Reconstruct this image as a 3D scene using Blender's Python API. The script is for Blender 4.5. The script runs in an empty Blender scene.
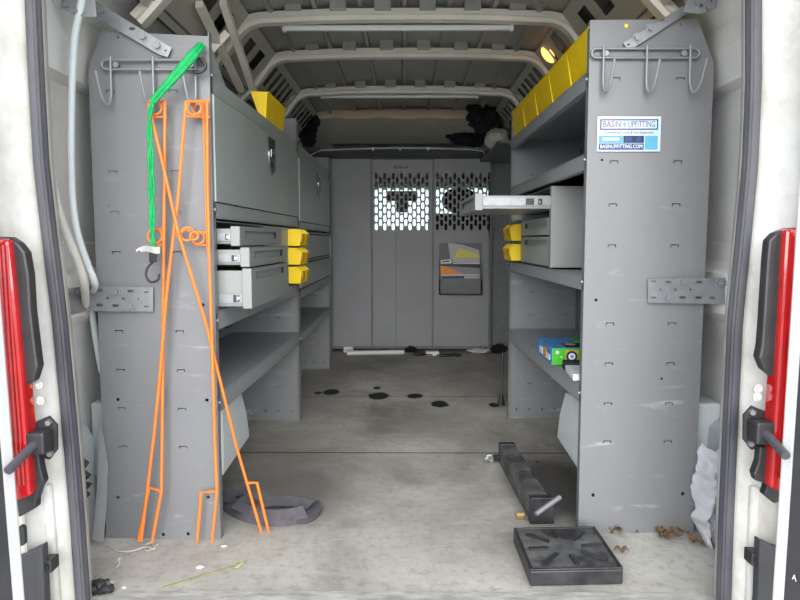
import bpy, bmesh, math, random
from mathutils import Vector, Matrix, noise
S = bpy.context.scene
C = S.collection
PI = math.pi
random.seed(4)

# ------------------------------------------------------------------ camera
F = 680.0; PITCH = math.atan(60 / F); YAW = math.atan(5 / F * math.cos(PITCH)); H = 0.97
cam = bpy.data.objects.new('camera', bpy.data.cameras.new('camera')); C.objects.link(cam)
cam.location = (0, 0, H)
cam.rotation_euler = (PI / 2 - PITCH, 0, YAW)
cam.data.sensor_width = 36; cam.data.lens = F / 800 * 36
cam.data.clip_start = .05; cam.data.clip_end = 500
S.camera = cam
CM = (Matrix.Rotation(YAW, 3, 'Z') @ Matrix.Rotation(PI / 2 - PITCH, 3, 'X'))
def ray(px, py): return CM @ Vector(((px - 400) / F, (300 - py) / F, -1))
def at(px, py, y):                       # photo pixel -> point on the plane Y = y
    d = ray(px, py); return Vector((0, 0, H)) + d * (y / d.y)
def atx(px, py, x):
    d = ray(px, py); return Vector((0, 0, H)) + d * (x / d.x)
def atz(px, py, z=0):
    d = ray(px, py); return Vector((0, 0, H)) + d * ((z - H) / d.z)

# ------------------------------------------------------------------ materials
M = {}
def mat(name, col, rough=.5, metal=0, bump=0, bscale=60, var=0, vscale=6, col2=None, emit=None, es=0, coat=0, stretch=None, spec=.5):
    m = bpy.data.materials.new(name); m.use_nodes = True; nt = m.node_tree; N = nt.nodes; L = nt.links
    b = N['Principled BSDF']; b.inputs['Roughness'].default_value = rough; b.inputs['Metallic'].default_value = metal
    b.inputs['Specular IOR Level'].default_value = spec
    b.inputs['Coat Weight'].default_value = coat
    tc = N.new('ShaderNodeTexCoord'); src = tc.outputs['Object']
    if stretch:
        mp = N.new('ShaderNodeMapping'); mp.inputs['Scale'].default_value = stretch; L.new(src, mp.inputs['Vector']); src = mp.outputs['Vector']
    c1 = (*col, 1); c2 = (*(col2 or tuple(max(0, c * (1 - var)) for c in col)), 1)
    n = N.new('ShaderNodeTexNoise'); n.inputs['Scale'].default_value = vscale; n.inputs['Detail'].default_value = 6; n.inputs['Roughness'].default_value = .65
    L.new(src, n.inputs['Vector'])
    r = N.new('ShaderNodeValToRGB'); r.color_ramp.elements[0].position = .35; r.color_ramp.elements[1].position = .62
    r.color_ramp.elements[0].color = c2; r.color_ramp.elements[1].color = c1
    L.new(n.outputs['Fac'], r.inputs['Fac']); L.new(r.outputs['Color'], b.inputs['Base Color'])
    if bump:
        n2 = N.new('ShaderNodeTexNoise'); n2.inputs['Scale'].default_value = bscale; n2.inputs['Detail'].default_value = 4; L.new(src, n2.inputs['Vector'])
        bp = N.new('ShaderNodeBump'); bp.inputs['Strength'].default_value = bump; bp.inputs['Distance'].default_value = .002
        L.new(n2.outputs['Fac'], bp.inputs['Height']); L.new(bp.outputs['Normal'], b.inputs['Normal'])
    if emit: b.inputs['Emission Color'].default_value = (*emit, 1); b.inputs['Emission Strength'].default_value = es
    M[name] = m; return m

def scuffed(name, col, scuff=(.62, .64, .66), amount=.5):
    """grey powder coat with pale horizontal rub marks and fine grime"""
    m = mat(name, col, .48, 0, .15, 300, .06, 3)
    nt = m.node_tree; N = nt.nodes; L = nt.links; b = N['Principled BSDF']
    base = b.inputs['Base Color'].links[0].from_socket
    tc = [n for n in N if n.type == 'TEX_COORD'][0]
    mp = N.new('ShaderNodeMapping'); mp.inputs['Scale'].default_value = (3.2, 3.2, 17); L.new(tc.outputs['Object'], mp.inputs['Vector'])
    n = N.new('ShaderNodeTexNoise'); n.inputs['Scale'].default_value = 1.7; n.inputs['Detail'].default_value = 8; n.inputs['Roughness'].default_value = .6; n.inputs['Distortion'].default_value = .3
    L.new(mp.outputs['Vector'], n.inputs['Vector'])
    r = N.new('ShaderNodeValToRGB'); r.color_ramp.elements[0].position = .6; r.color_ramp.elements[1].position = .76
    r.color_ramp.elements[0].color = (0, 0, 0, 1); r.color_ramp.elements[1].color = (amount,) * 3 + (1,)
    L.new(n.outputs['Fac'], r.inputs['Fac'])
    # fewer rubs high up on the panels
    sx = N.new('ShaderNodeSeparateXYZ'); L.new(tc.outputs['Object'], sx.inputs[0])
    mr = N.new('ShaderNodeMapRange'); mr.inputs['From Min'].default_value = .1; mr.inputs['From Max'].default_value = 1.2; mr.inputs['To Min'].default_value = 1; mr.inputs['To Max'].default_value = .15
    L.new(sx.outputs['Z'], mr.inputs['Value'])
    mu = N.new('ShaderNodeMath'); mu.operation = 'MULTIPLY'; L.new(r.outputs['Color'], mu.inputs[0]); L.new(mr.outputs['Result'], mu.inputs[1])
    mx = N.new('ShaderNodeMix'); mx.data_type = 'RGBA'; L.new(mu.outputs[0], mx.inputs[0]); L.new(base, mx.inputs[6]); mx.inputs[7].default_value = (*scuff, 1)
    L.new(mx.outputs[2], b.inputs['Base Color'])
    return m

scuffed('grey', (.195, .20, .21))  # same paint as shelves and cabinets, toned darker against the rear daylight
scuffed('shelf_grey', (.31, .33, .35), (.42, .44, .46), .7)  # end panel paint in a lighter copy, making up for shade inside
mat('cabinet_grey', (.345, .385, .37), .42, 0, .1, 300, .08, 3)  # again the end panel paint, kept lighter for the shaded aisle faces
mat('drawer_grey', (.25, .262, .255), .42, 0, .1, 300, .05, 4)
mat('deep_grey', (.19, .20, .21), .6, 0, .2, 200, .2, 5)
mat('partition_grey', (.29, .295, .31), .5, 0, .1, 300, .1, 3)
mat('galvanised', (.30, .31, .33), .42, .5, .1, 200, .2, 14)
mat('zinc', (.30, .31, .33), .5, .5, .1, 100, .2, 30)
mat('chrome', (.6, .61, .62), .2, 1, 0, 10, .2, 20)
mat('grey_wire', (.25, .26, .275), .4, .2)
mat('white_paint', (.72, .73, .73), .3, 0, .05, 60, .06, 4, coat=.3)
mat('jamb_paint', (.68, .675, .65), .34, 0, .1, 60, 0, 7, col2=(.50, .48, .43), coat=.2)
mat('inner_paint', (.78, .785, .76), .45, 0, .1, 60, .12, 5)
mat('inner_low', (.66, .72, .74), .5, 0, .1, 40, .15, 3)
mat('primer', (.50, .48, .41), .55, 0, .15, 60, .12, 5)
mat('roof_paint', (.38, .38, .335), .42, 0, .15, 80, .18, 4)
mat('rib_paint', (.82, .78, .68), .5, 0, .15, 80, .12, 6)
mat('rubber', (.06, .06, .078), .7, 0, .4, 150, 0, 8, col2=(.11, .11, .12), stretch=(1, 1, .25))
mat('black_plastic', (.03, .031, .034), .45, 0, .2, 200, .3, 20)
mat('dark_hole', (.015, .015, .017), .9)
mat('dark_trim', (.055, .055, .06), .6, 0, .3, 200, .2, 10)
mat('red_lens', (.52, .010, .012), .12, 0, .2, 30, .25, 20, coat=.6)
mat('yellow', (1.0, .70, .0), .5, 0, .1, 120, .08, 10)
mat('yellow_dark', (.75, .45, .0), .5)
mat('orange', (.95, .22, .03), .45, 0, .1, 200, .12, 40)
mat('green_cord', (.0, .42, .11), .6, 0, .8, 500, .35, 60)
mat('paper', (.82, .82, .8), .7, 0, .1, 80, .06, 20)
mat('hose', (.60, .66, .68), .35, 0, .1, 60, .06, 10)
mat('hose_warm', (.62, .60, .55), .5, 0, .3, 60, .15, 10)
mat('webbing', (.115, .11, .125), .85, 0, 1, 700, .3, 40)
mat('steel_black', (.018, .019, .022), .42, .2, .5, 70, 0, 14, col2=(.05, .05, .055))
mat('steel_worn', (.03, .031, .034), .5, .2, .8, 50, 0, 9, col2=(.19, .19, .19), stretch=(1, 1, 1))
mat('cloth_white', (.90, .90, .95), .9, 0, .5, 300, .08, 20)
mat('black_cloth', (.008, .009, .014), .9, 0, .6, 120, .4, 12)
mat('leaf', (.42, .28, .17), .8, 0, .4, 100, .4, 50)
mat('headliner', (.58, .56, .48), .9, 0, .3, 300, .1, 8)
mat('brown_trim', (.74, .58, .44), .8, 0, .2, 100, .12, 8)
mat('lamp_glow', (.9, .5, .15), .4, emit=(1, .45, .10), es=2.5)
mat('lamp_brown', (.09, .045, .03), .3)
mat('light_bar', (.75, .76, .74), .35)
mat('box_blue', (.03, .17, .52), .4, 0, 0, 10, 0, 30, col2=(.12, .40, .75))
mat('box_green', (.06, .50, .02), .4, 0, 0, 10, .25, 25)
mat('box_orange', (.70, .30, .04), .5)
mat('box_dark', (.01, .015, .05), .5)
mat('box_white', (.75, .8, .85), .5)
mat('book_yellow', (.72, .70, .12), .5)
mat('book_orange', (.95, .30, .02), .5)
mat('book_blue', (.02, .07, .20), .5)
mat('book_grey', (.55, .52, .55), .6)
mat('sticker_base', (.42, .62, .80), .45, 0, 0, 10, 0, 18, col2=(.62, .52, .78))
mat('sticker_navy', (.006, .014, .045), .5)
mat('sticker_sky', (.08, .34, .52), .5)
mat('sticker_blue', (.012, .05, .20), .5)
mat('asphalt', (.66, .65, .63), .9, 0, .5, 40, .25, 1)
mat('olive_tie', (.42, .44, .25), .6, 0, .3, 100, .3, 40)
mat('seat_fabric', (.02, .02, .022), .85, 0, .5, 200, .3, 30)
mat('foam', (.03, .03, .03), .9)
mat('dark_steel', (.11, .11, .13), .4, .3)
mat('sill_scuffed', (.52, .52, .50), .55, 0, .8, 90, 0, 22, col2=(.30, .29, .27), stretch=(.6, 2, 1))
mat('brass', (.45, .33, .13), .4, .7)
mat('seat_beige', (.30, .31, .24), .8)

def floor_material():
    m = bpy.data.materials.new('worn_floor'); m.use_nodes = True; nt = m.node_tree; N = nt.nodes; L = nt.links; b = N['Principled BSDF']
    tc = N.new('ShaderNodeTexCoord'); o = tc.outputs['Object']
    def noise_(scale, det, rough, dist=0, st=None):
        n = N.new('ShaderNodeTexNoise'); n.inputs['Scale'].default_value = scale; n.inputs['Detail'].default_value = det; n.inputs['Roughness'].default_value = rough; n.inputs['Distortion'].default_value = dist
        if st:
            mp = N.new('ShaderNodeMapping'); mp.inputs['Scale'].default_value = st; L.new(o, mp.inputs['Vector']); L.new(mp.outputs[0], n.inputs['Vector'])
        else: L.new(o, n.inputs['Vector'])
        return n.outputs['Fac']
    def ramp(f, stops):
        r = N.new('ShaderNodeValToRGB'); e = r.color_ramp.elements
        e[0].position, e[0].color = stops[0][0], (*stops[0][1], 1); e[1].position, e[1].color = stops[-1][0], (*stops[-1][1], 1)
        for p, c in stops[1:-1]: q = e.new(p); q.color = (*c, 1)
        L.new(f, r.inputs['Fac']); return r.outputs['Color']
    def mixc(f, a, c):
        x = N.new('ShaderNodeMix'); x.data_type = 'RGBA'; L.new(f, x.inputs[0])
        L.new(a, x.inputs[6])
        if isinstance(c, tuple): x.inputs[7].default_value = (*c, 1)
        else: L.new(c, x.inputs[7])
        return x.outputs[2]
    base = ramp(noise_(1.9, 9, .62, .4, (1, .8, 1)), [(.32, (.22, .21, .185)), (.43, (.36, .345, .312)), (.53, (.48, .465, .425)), (.68, (.62, .605, .57))])
    g = lambda v: (v, v, v)
    fine = ramp(noise_(30, 7, .75), [(.36, g(.5)), (.50, g(0)), (1, g(0))])
    c = mixc(fine, base, (.22, .21, .19))
    strk = ramp(noise_(3, 8, .7, .8, (1, 3.2, 1)), [(.56, g(0)), (.72, g(.6)), (1, g(.6))])
    c = mixc(strk, c, (.60, .60, .58))
    # darker blotches, stronger further in
    blotch = ramp(noise_(1.3, 7, .65, .6), [(.42, g(.0)), (.66, g(.8)), (1, g(.8))])
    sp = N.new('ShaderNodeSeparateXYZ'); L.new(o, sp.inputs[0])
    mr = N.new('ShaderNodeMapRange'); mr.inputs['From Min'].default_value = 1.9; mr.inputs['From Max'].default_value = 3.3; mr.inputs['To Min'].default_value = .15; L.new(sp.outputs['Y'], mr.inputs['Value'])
    mu = N.new('ShaderNodeMath'); mu.operation = 'MULTIPLY'; L.new(blotch, mu.inputs[0]); L.new(mr.outputs[0], mu.inputs[1])
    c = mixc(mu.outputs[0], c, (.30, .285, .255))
    # soft dark patches and spilled spots at their own places
    def spot(cx, cy, rx, ry, col, edge=.25, wob=.5):
        nonlocal c
        mp = N.new('ShaderNodeMapping'); mp.vector_type = 'TEXTURE'; mp.inputs['Location'].default_value = (cx, cy, 0); mp.inputs['Scale'].default_value = (rx, ry, 1)
        nz = N.new('ShaderNodeTexNoise'); nz.inputs['Scale'].default_value = 1.2 / max(rx, ry); nz.inputs['Detail'].default_value = 5; L.new(o, nz.inputs['Vector'])
        ln = N.new('ShaderNodeVectorMath'); ln.operation = 'LENGTH'; L.new(o, mp.inputs['Vector']); L.new(mp.outputs[0], ln.inputs[0])
        ad = N.new('ShaderNodeMath'); ad.operation = 'MULTIPLY_ADD'; L.new(nz.outputs['Fac'], ad.inputs[0]); ad.inputs[1].default_value = wob * 2; L.new(ln.outputs['Value'], ad.inputs[2])
        q = N.new('ShaderNodeMapRange'); q.inputs['From Min'].default_value = 1 + wob - edge; q.inputs['From Max'].default_value = 1 + wob + edge; q.inputs['To Min'].default_value = 1; q.inputs['To Max'].default_value = 0
        L.new(ad.outputs[0], q.inputs['Value'])
        c = mixc(q.outputs[0], c, col)
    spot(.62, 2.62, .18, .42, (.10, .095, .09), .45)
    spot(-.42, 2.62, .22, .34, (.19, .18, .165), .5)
    for px, py, w, h in [(331, 392, 9, 2.6), (379, 396, 11, 3.4), (415, 396, 9, 2.2), (440, 404, 10, 3.2), (494, 405, 6, 2), (377, 388, 4, 1.3), (318, 393, 4, 1.4)]:
        p = atz(px, py); q1 = atz(px + w, py); q2 = atz(px, py + h)
        spot(p.x, p.y, abs(q1.x - p.x) * .9, abs(p.y - q2.y) * 1.1, (.012, .012, .012), .12, .3)
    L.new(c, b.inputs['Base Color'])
    b.inputs['Roughness'].default_value = .62; b.inputs['Specular IOR Level'].default_value = .4
    bp = N.new('ShaderNodeBump'); bp.inputs['Strength'].default_value = .35; bp.inputs['Distance'].default_value = .003; L.new(noise_(45, 5, .7), bp.inputs['Height']); L.new(bp.outputs[0], b.inputs['Normal'])
    M['floor'] = m
floor_material()
def glass_material():
    m = bpy.data.materials.new('clear_glass'); m.use_nodes = True; nt = m.node_tree; N = nt.nodes; L = nt.links
    N.remove(N['Principled BSDF']); out = N['Material Output']
    t = N.new('ShaderNodeBsdfTransparent'); t.inputs[0].default_value = (.88, .95, .92, 1)
    g = N.new('ShaderNodeBsdfGlossy'); g.inputs['Roughness'].default_value = .02
    f = N.new('ShaderNodeFresnel'); f.inputs[0].default_value = 1.45
    mx = N.new('ShaderNodeMixShader'); L.new(f.outputs[0], mx.inputs[0]); L.new(t.outputs[0], mx.inputs[1]); L.new(g.outputs[0], mx.inputs[2]); L.new(mx.outputs[0], out.inputs['Surface'])
    M['glass'] = m
glass_material()

# ------------------------------------------------------------------ mesh helpers
class MB:
    def __init__(s): s.bm = bmesh.new(); s.sm = False
    def box(s, x0, x1, y0, y1, z0, z1, m=None):
        v = [s.bm.verts.new((x, y, z)) for x in (x0, x1) for y in (y0, y1) for z in (z0, z1)]
        for f in ((0, 1, 3, 2), (4, 6, 7, 5), (0, 4, 5, 1), (2, 3, 7, 6), (0, 2, 6, 4), (1, 5, 7, 3)): s.bm.faces.new([v[i] for i in f])
        if m is not None: bmesh.ops.transform(s.bm, matrix=m, verts=v)
        return s
    def hexa(s, pts):           # 8 points: bottom 4 ring, top 4 ring
        v = [s.bm.verts.new(p) for p in pts]
        for f in ((0, 3, 2, 1), (4, 5, 6, 7), (0, 1, 5, 4), (1, 2, 6, 5), (2, 3, 7, 6), (3, 0, 4, 7)): s.bm.faces.new([v[i] for i in f])
        return s
    def prism(s, poly, axis, a, b):   # poly of 2D points, extruded on axis between a and b
        def P(u, w, t): return {'x': (t, u, w), 'y': (u, t, w), 'z': (u, w, t)}[axis]
        A = [s.bm.verts.new(P(u, w, a)) for u, w in poly]; B = [s.bm.verts.new(P(u, w, b)) for u, w in poly]
        n = len(poly); s.bm.faces.new(A); s.bm.faces.new(B[::-1])
        for i in range(n): s.bm.faces.new((A[i], A[(i + 1) % n], B[(i + 1) % n], B[i]))
        return s
    def tube(s, pts, r, n=8, closed=False, flat=None):
        pts = [Vector(p) for p in pts]; k = len(pts); rings = []; up = None
        rs = r if isinstance(r, (list, tuple)) else [r] * k
        for i, p in enumerate(pts):
            a = pts[(i - 1) % k] if (closed or i > 0) else p; b = pts[(i + 1) % k] if (closed or i < k - 1) else p
            t = (b - a)
            if t.length < 1e-9: t = Vector((0, 0, 1))
            t.normalize()
            if up is None: up = t.orthogonal().normalized()
            up = (up - t * up.dot(t)); up = up.normalized() if up.length > 1e-6 else t.orthogonal().normalized()
            w = t.cross(up)
            rings.append([s.bm.verts.new(p + (up * math.cos(2 * PI * j / n) + w * math.sin(2 * PI * j / n)) * rs[i]) for j in range(n)])
        m = k if closed else k - 1
        for i in range(m):
            A, B = rings[i], rings[(i + 1) % k]
            for j in range(n): s.bm.faces.new((A[j], A[(j + 1) % n], B[(j + 1) % n], B[j]))
        if not closed: s.bm.faces.new(rings[0][::-1]); s.bm.faces.new(rings[-1])
        s.sm = True
        return s
    def cyl(s, c, r, h, axis='z', n=16, r2=None):
        d = {'x': Vector((1, 0, 0)), 'y': Vector((0, 1, 0)), 'z': Vector((0, 0, 1))}[axis]
        c = Vector(c); return s.tube([c - d * h / 2, c + d * h / 2], [r, r if r2 is None else r2], n)
    def ribbon(s, pts, w, t, up=(0, 0, 1)):   # flat band: width w lies across the path
        pts = [Vector(p) for p in pts]; rings = []
        ws = w if isinstance(w, (list, tuple)) else [w] * len(pts)
        for i, p in enumerate(pts):
            a = pts[max(0, i - 1)]; b = pts[min(len(pts) - 1, i + 1)]; d = (b - a).normalized()
            u = Vector(up); side = d.cross(u).normalized(); nn = side.cross(d).normalized()
            q = [p - side * ws[i] / 2 - nn * t / 2, p + side * ws[i] / 2 - nn * t / 2, p + side * ws[i] / 2 + nn * t / 2, p - side * ws[i] / 2 + nn * t / 2]
            rings.append([s.bm.verts.new(v) for v in q])
        for A, B in zip(rings, rings[1:]):
            for j in range(4): s.bm.faces.new((A[j], A[(j + 1) % 4], B[(j + 1) % 4], B[j]))
        s.bm.faces.new(rings[0][::-1]); s.bm.faces.new(rings[-1]); return s
    def grid(s, fn, nu, nv, th=None):
        V = [[s.bm.verts.new(fn(u / nu, v / nv)) for v in range(nv + 1)] for u in range(nu + 1)]
        for i in range(nu):
            for j in range(nv): s.bm.faces.new((V[i][j], V[i + 1][j], V[i + 1][j + 1], V[i][j + 1]))
        s.sm = True
        if th: bmesh.ops.solidify(s.bm, geom=s.bm.faces[:], thickness=th)
        return s
    def blob(s, c, r, seed=0, amp=.25, f=3, sub=4):
        res = bmesh.ops.create_icosphere(s.bm, subdivisions=sub, radius=1)
        for v in res['verts']:
            d = v.co.normalized(); k = 1 + amp * noise.noise(d * f + Vector((seed, seed * 2.1, 0))) + amp * .5 * noise.noise(d * f * 2.7 + Vector((seed, 3, 1)))
            v.co = Vector(c) + Vector((d.x * r[0], d.y * r[1], d.z * r[2])) * k
        s.sm = True; return s
    def plate(s, outer, holes, th, M_=None):
        """flat sheet with real holes; outline in local XY, thickness along local Z"""
        cu = bpy.data.curves.new('c', 'CURVE'); cu.dimensions = '2D'; cu.fill_mode = 'BOTH'; cu.extrude = th / 2
        for poly in [outer] + list(holes):
            sp = cu.splines.new('POLY'); sp.points.add(len(poly) - 1); sp.use_cyclic_u = True
            for q, (x, y) in zip(sp.points, poly): q.co = (x, y, 0, 1)
        return s._curve(cu, M_)
    def text(s, body, size, th, M_, w=None):
        cu = bpy.data.curves.new('t', 'FONT'); cu.body = body; cu.size = size; cu.extrude = th / 2; cu.align_x = 'CENTER'; cu.align_y = 'CENTER'; cu.resolution_u = 2
        cu.offset = 0
        return s._curve(cu, M_, w)
    def _curve(s, cu, M_, w=None):
        o = bpy.data.objects.new('tmp', cu); C.objects.link(o)
        dg = bpy.context.evaluated_depsgraph_get(); me = bpy.data.meshes.new_from_object(o.evaluated_get(dg))
        if w:
            xs = [v.co.x for v in me.vertices]; k = w / (max(xs) - min(xs)); 
            for v in me.vertices: v.co.x *= k
        b2 = bmesh.new(); b2.from_mesh(me); bmesh.ops.remove_doubles(b2, verts=b2.verts, dist=1e-5)
        if M_ is not None: b2.transform(M_)
        m2 = bpy.data.meshes.new('m'); b2.to_mesh(m2); b2.free(); s.bm.from_mesh(m2)
        bpy.data.objects.remove(o); bpy.data.meshes.remove(me); bpy.data.meshes.remove(m2); bpy.data.curves.remove(cu)
        return s
    def build(s, name, m, parent=None, bev=0, smooth=None, subs=0, loc=None):
        bmesh.ops.recalc_face_normals(s.bm, faces=s.bm.faces[:])
        me = bpy.data.meshes.new(name)
        if loc is not None: bmesh.ops.translate(s.bm, verts=s.bm.verts, vec=-Vector(loc))
        s.bm.to_mesh(me); s.bm.free()
        o = bpy.data.objects.new(name, me); C.objects.link(o); o.data.materials.append(M[m] if isinstance(m, str) else m)
        if loc is not None: o.location = loc
        if parent: o.parent = parent
        if smooth if smooth is not None else s.sm:
            for p in me.polygons: p.use_smooth = True
            me.set_sharp_from_angle(angle=math.radians(50))
        if bev:
            b = o.modifiers.new('bevel', 'BEVEL'); b.width = bev; b.segments = 2; b.limit_method = 'ANGLE'; b.angle_limit = math.radians(40)
        return o

def tag(o, label=None, cat=None, group=None, kind=None):
    if label: o['label'] = label
    if cat: o['category'] = cat
    if group: o['group'] = group
    if kind: o['kind'] = kind
    return o
def thing(name, label, cat, loc=(0, 0, 0), rz=0, group=None):
    o = bpy.data.objects.new(name, None); C.objects.link(o); o.location = loc; o.rotation_euler = (0, 0, rz); o.empty_display_size = .05
    return tag(o, label, cat, group)
def copy_tree(o, parent=None):
    c = o.copy(); C.objects.link(c); c.parent = parent
    for ch in [x for x in bpy.data.objects if x.parent == o]: copy_tree(ch, c)
    return c
def struct(o, label=None):
    o['kind'] = 'structure'
    if label: o['label'] = label
    return o
XZ = lambda y: Matrix(((1, 0, 0, 0), (0, 0, 1, y), (0, 1, 0, 0), (0, 0, 0, 1)))      # plate standing across the van
YZ = lambda x: Matrix(((0, 0, 1, x), (1, 0, 0, 0), (0, 1, 0, 0), (0, 0, 0, 1)))      # plate standing along the van
def slot(cx, cy, w, h, n=5):            # obround
    r = min(w, h) / 2; out = []
    if w >= h:
        for s_, a0 in ((1, -PI / 2), (-1, PI / 2)):
            for i in range(n + 1): a = a0 + PI * i / n; out.append((cx + s_ * (w / 2 - r) + r * math.cos(a), cy + r * math.sin(a)))
    else:
        for s_, a0 in ((1, 0), (-1, PI)):
            for i in range(n + 1): a = a0 + PI * i / n; out.append((cx + r * math.cos(a), cy + s_ * (h / 2 - r) + r * math.sin(a)))
    return out
def rect(cx, cy, w, h): return [(cx - w / 2, cy - h / 2), (cx + w / 2, cy - h / 2), (cx + w / 2, cy + h / 2), (cx - w / 2, cy + h / 2)]
def uslit(cx, cy, w=.027, h=.010, t=.0028): return [(cx + a, cy + b_) for a, b_ in ((-w / 2, -h / 2), (-w / 2, h / 2), (w / 2, h / 2), (w / 2, -h / 2), (w / 2 - t, -h / 2), (w / 2 - t, h / 2 - t), (-w / 2 + t, h / 2 - t), (-w / 2 + t, -h / 2))]
def circ(cx, cy, r, n=14): return [(cx + r * math.cos(2 * PI * i / n), cy + r * math.sin(2 * PI * i / n)) for i in range(n)]
def smoothpts(pts, n=6):
    pts = [Vector(p) for p in pts]; out = []
    for i in range(len(pts) - 1):
        p0 = pts[max(0, i - 1)]; p1 = pts[i]; p2 = pts[i + 1]; p3 = pts[min(len(pts) - 1, i + 2)]
        for k in range(n):
            t = k / n; out.append(.5 * ((2 * p1) + (p2 - p0) * t + (2 * p0 - 5 * p1 + 4 * p2 - p3) * t * t + (3 * p1 - p0 - 3 * p2 + p3) * t ** 3))
    return out + [pts[-1]]
def interp(tab, v):
    tab = sorted(tab)
    if v <= tab[0][0]: a, b = tab[0], tab[1]
    elif v >= tab[-1][0]: a, b = tab[-2], tab[-1]
    else:
        for a, b in zip(tab, tab[1:]):
            if a[0] <= v <= b[0]: break
    return a[1] + (b[1] - a[1]) * (v - a[0]) / (b[0] - a[0])

# ================================================================== THE SETTING
struct(MB().box(-40, 40, -40, 60, -.66, -.6).build('ground', 'asphalt'), 'pale paved ground outside the van')
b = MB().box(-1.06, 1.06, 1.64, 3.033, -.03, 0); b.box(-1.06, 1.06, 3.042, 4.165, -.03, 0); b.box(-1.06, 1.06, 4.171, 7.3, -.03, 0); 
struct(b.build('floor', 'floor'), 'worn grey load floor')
struct(MB().box(-1.06, 1.06, 1.64, 7.3, -.05, -.031).box(-1.06, 1.06, 3.0332, 3.0418, -.03, .0004).box(-1.06, 1.06, 4.1652, 4.1708, -.03, .0004).build('trim_9', 'dark_hole'), 'dark underlay seen in the joints of the floor boards')
struct(MB().box(-1.0, 1.0, 1.56, 1.66, -.30, -.012).build('trim_1', 'jamb_paint', bev=.01), 'rear sill below the load floor')

# side walls: rolled profile with two stiffening beams
WP = [(1.075, -.05), (1.075, .30), (1.07, .62), (1.05, .70), (1.012, .735), (1.008, .865), (1.04, .88), (1.052, .90), (1.052, .955), (1.062, .965), (1.055, 1.2), (1.04, 1.44),
      (1.0, 1.455), (.985, 1.56), (.99, 1.64), (.93, 1.72), (.855, 1.785)]
for sg, nm in ((-1, 'wall_left'), (1, 'wall_right')):
    pr = [(sg * x, z) for x, z in WP]; outp = [(sg * 1.075, z) for z in (1.80, -.05)]
    outp = [(sg * .88, 1.85), (sg * 1.10, 1.65), (sg * 1.115, -.05)]
    b = MB().prism(pr + outp, 'y', 1.72, 7.35)
    struct(b.build(nm, 'inner_paint'), 'pale painted inner side of the van body')
# long slots in the wall beams
for sg in (-1, 1):
    for z in ():
        pass

# roof skin with lengthwise pressed ridges
ys0, ys1 = 1.66, 5.42
prof = []
xx = -.70
ridges = [-.57 + .19 * i for i in range(7)]
def roofz(x): return 1.985 - .05 * (x / .7) ** 2
for r in ridges:
    for dx, dz in ((-.020, 0), (-.010, -.022), (.006, -.022), (.010, 0)): prof.append((r + dx, roofz(r) + dz))
prof = [(-.80, 1.90), (-.70, roofz(.7))] + prof + [(.70, roofz(.7)), (.80, 1.90)]
poly = prof + [(.85, 1.93), (0, 2.06), (-.85, 1.93)]
struct(MB().prism(poly, 'y', ys0, 7.35).build('ceiling', 'roof_paint'), 'ridged metal roof of the van')
# cant rails: sloping box between roof and side, with square holes punched in it
for sg, nm in ((-1, 'trim_2'), (1, 'trim_3')):
    p0 = Vector((sg * .665, 0, 1.925)); p1 = Vector((sg * .835, 0, 1.72)); d = (p1 - p0); Lg = d.length; d.normalize()
    nrm = Vector((0, 1, 0)).cross(d)
    Mx = Matrix(((0, d.x, nrm.x, p0.x), (1, d.y, nrm.y, 0), (0, d.z, nrm.z, p0.z), (0, 0, 0, 1)))
    holes = [rect(y, .10, .115, .095) for y in (2.0, 2.2, 2.4, 2.6, 2.8)] + [rect(3.22, .10, .12, .095), rect(3.42, .10, .12, .095)]
    holes += [rect(3.76 + .125 * i, .10, .075, .12) for i in range(6)] + [rect(4.62 + .125 * i, .10, .075, .12) for i in range(5)]
    b = MB().plate([(1.66, 0), (5.42, 0), (5.42, Lg), (1.66, Lg)], holes, .004, Mx)
    struct(b.build(nm, 'primer'), 'punched roof rail along the top of the side')
    MBk = MB().box(sg * .84 - .03, sg * .84 + .03, 1.66, 5.42, 1.74, 1.93)
    struct(MBk.build('trim_4' if sg < 0 else 'trim_5', 'deep_grey'), 'inner side of the roof rail')
# roof ribs
RIBS = [2.30, 3.02, 3.62, 4.48]
def rib_path(zc, w=.70):
    return smoothpts([(-w - .17, 0, zc - .235), (-w - .07, 0, zc - .13), (-w - .005, 0, zc - .045), (-w + .06, 0, zc - .010), (-w + .16, 0, zc - .002), (-.25, 0, zc + .008), (.25, 0, zc + .008), (w - .16, 0, zc - .002), (w - .06, 0, zc - .010), (w + .005, 0, zc - .045), (w + .07, 0, zc - .13), (w + .17, 0, zc - .235)], 6)
for k, y in enumerate(RIBS):
    root = bpy.data.objects.new('trim_%d' % (10 + k), None); C.objects.link(root); root['kind'] = 'structure'; root['label'] = 'cream painted roof rib'
    path = rib_path(1.915)
    sec = [(-.040, .026), (-.040, .004), (-.028, 0), (-.024, -.016), (.024, -.016), (.028, 0), (.040, .004), (.040, .026)]
    b = MB(); rings = []
    for i, p in enumerate(path):
        a = path[max(0, i - 1)]; c = path[min(len(path) - 1, i + 1)]; t = (c - a).normalized(); nn = Vector((-t.z, 0, t.x))
        rings.append([b.bm.verts.new(p + Vector((0, y + u, 0)) + nn * v) for u, v in sec])
    for A, B in zip(rings, rings[1:]):
        for j in range(len(sec)): b.bm.faces.new((A[j], A[(j + 1) % 8], B[(j + 1) % 8], B[j]))
    b.bm.faces.new(rings[0][::-1]); b.bm.faces.new(rings[-1])
    b.build('rib', 'rib_paint', root)
    b = MB()
    for i in range(6):
        x = -.475 + .19 * i
        b.box(x - .035, x + .035, y - .060, y + .02, 1.938, roofz(x) + .003)
    b.build('roof_pad', 'roof_paint', root, bev=.004)

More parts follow.
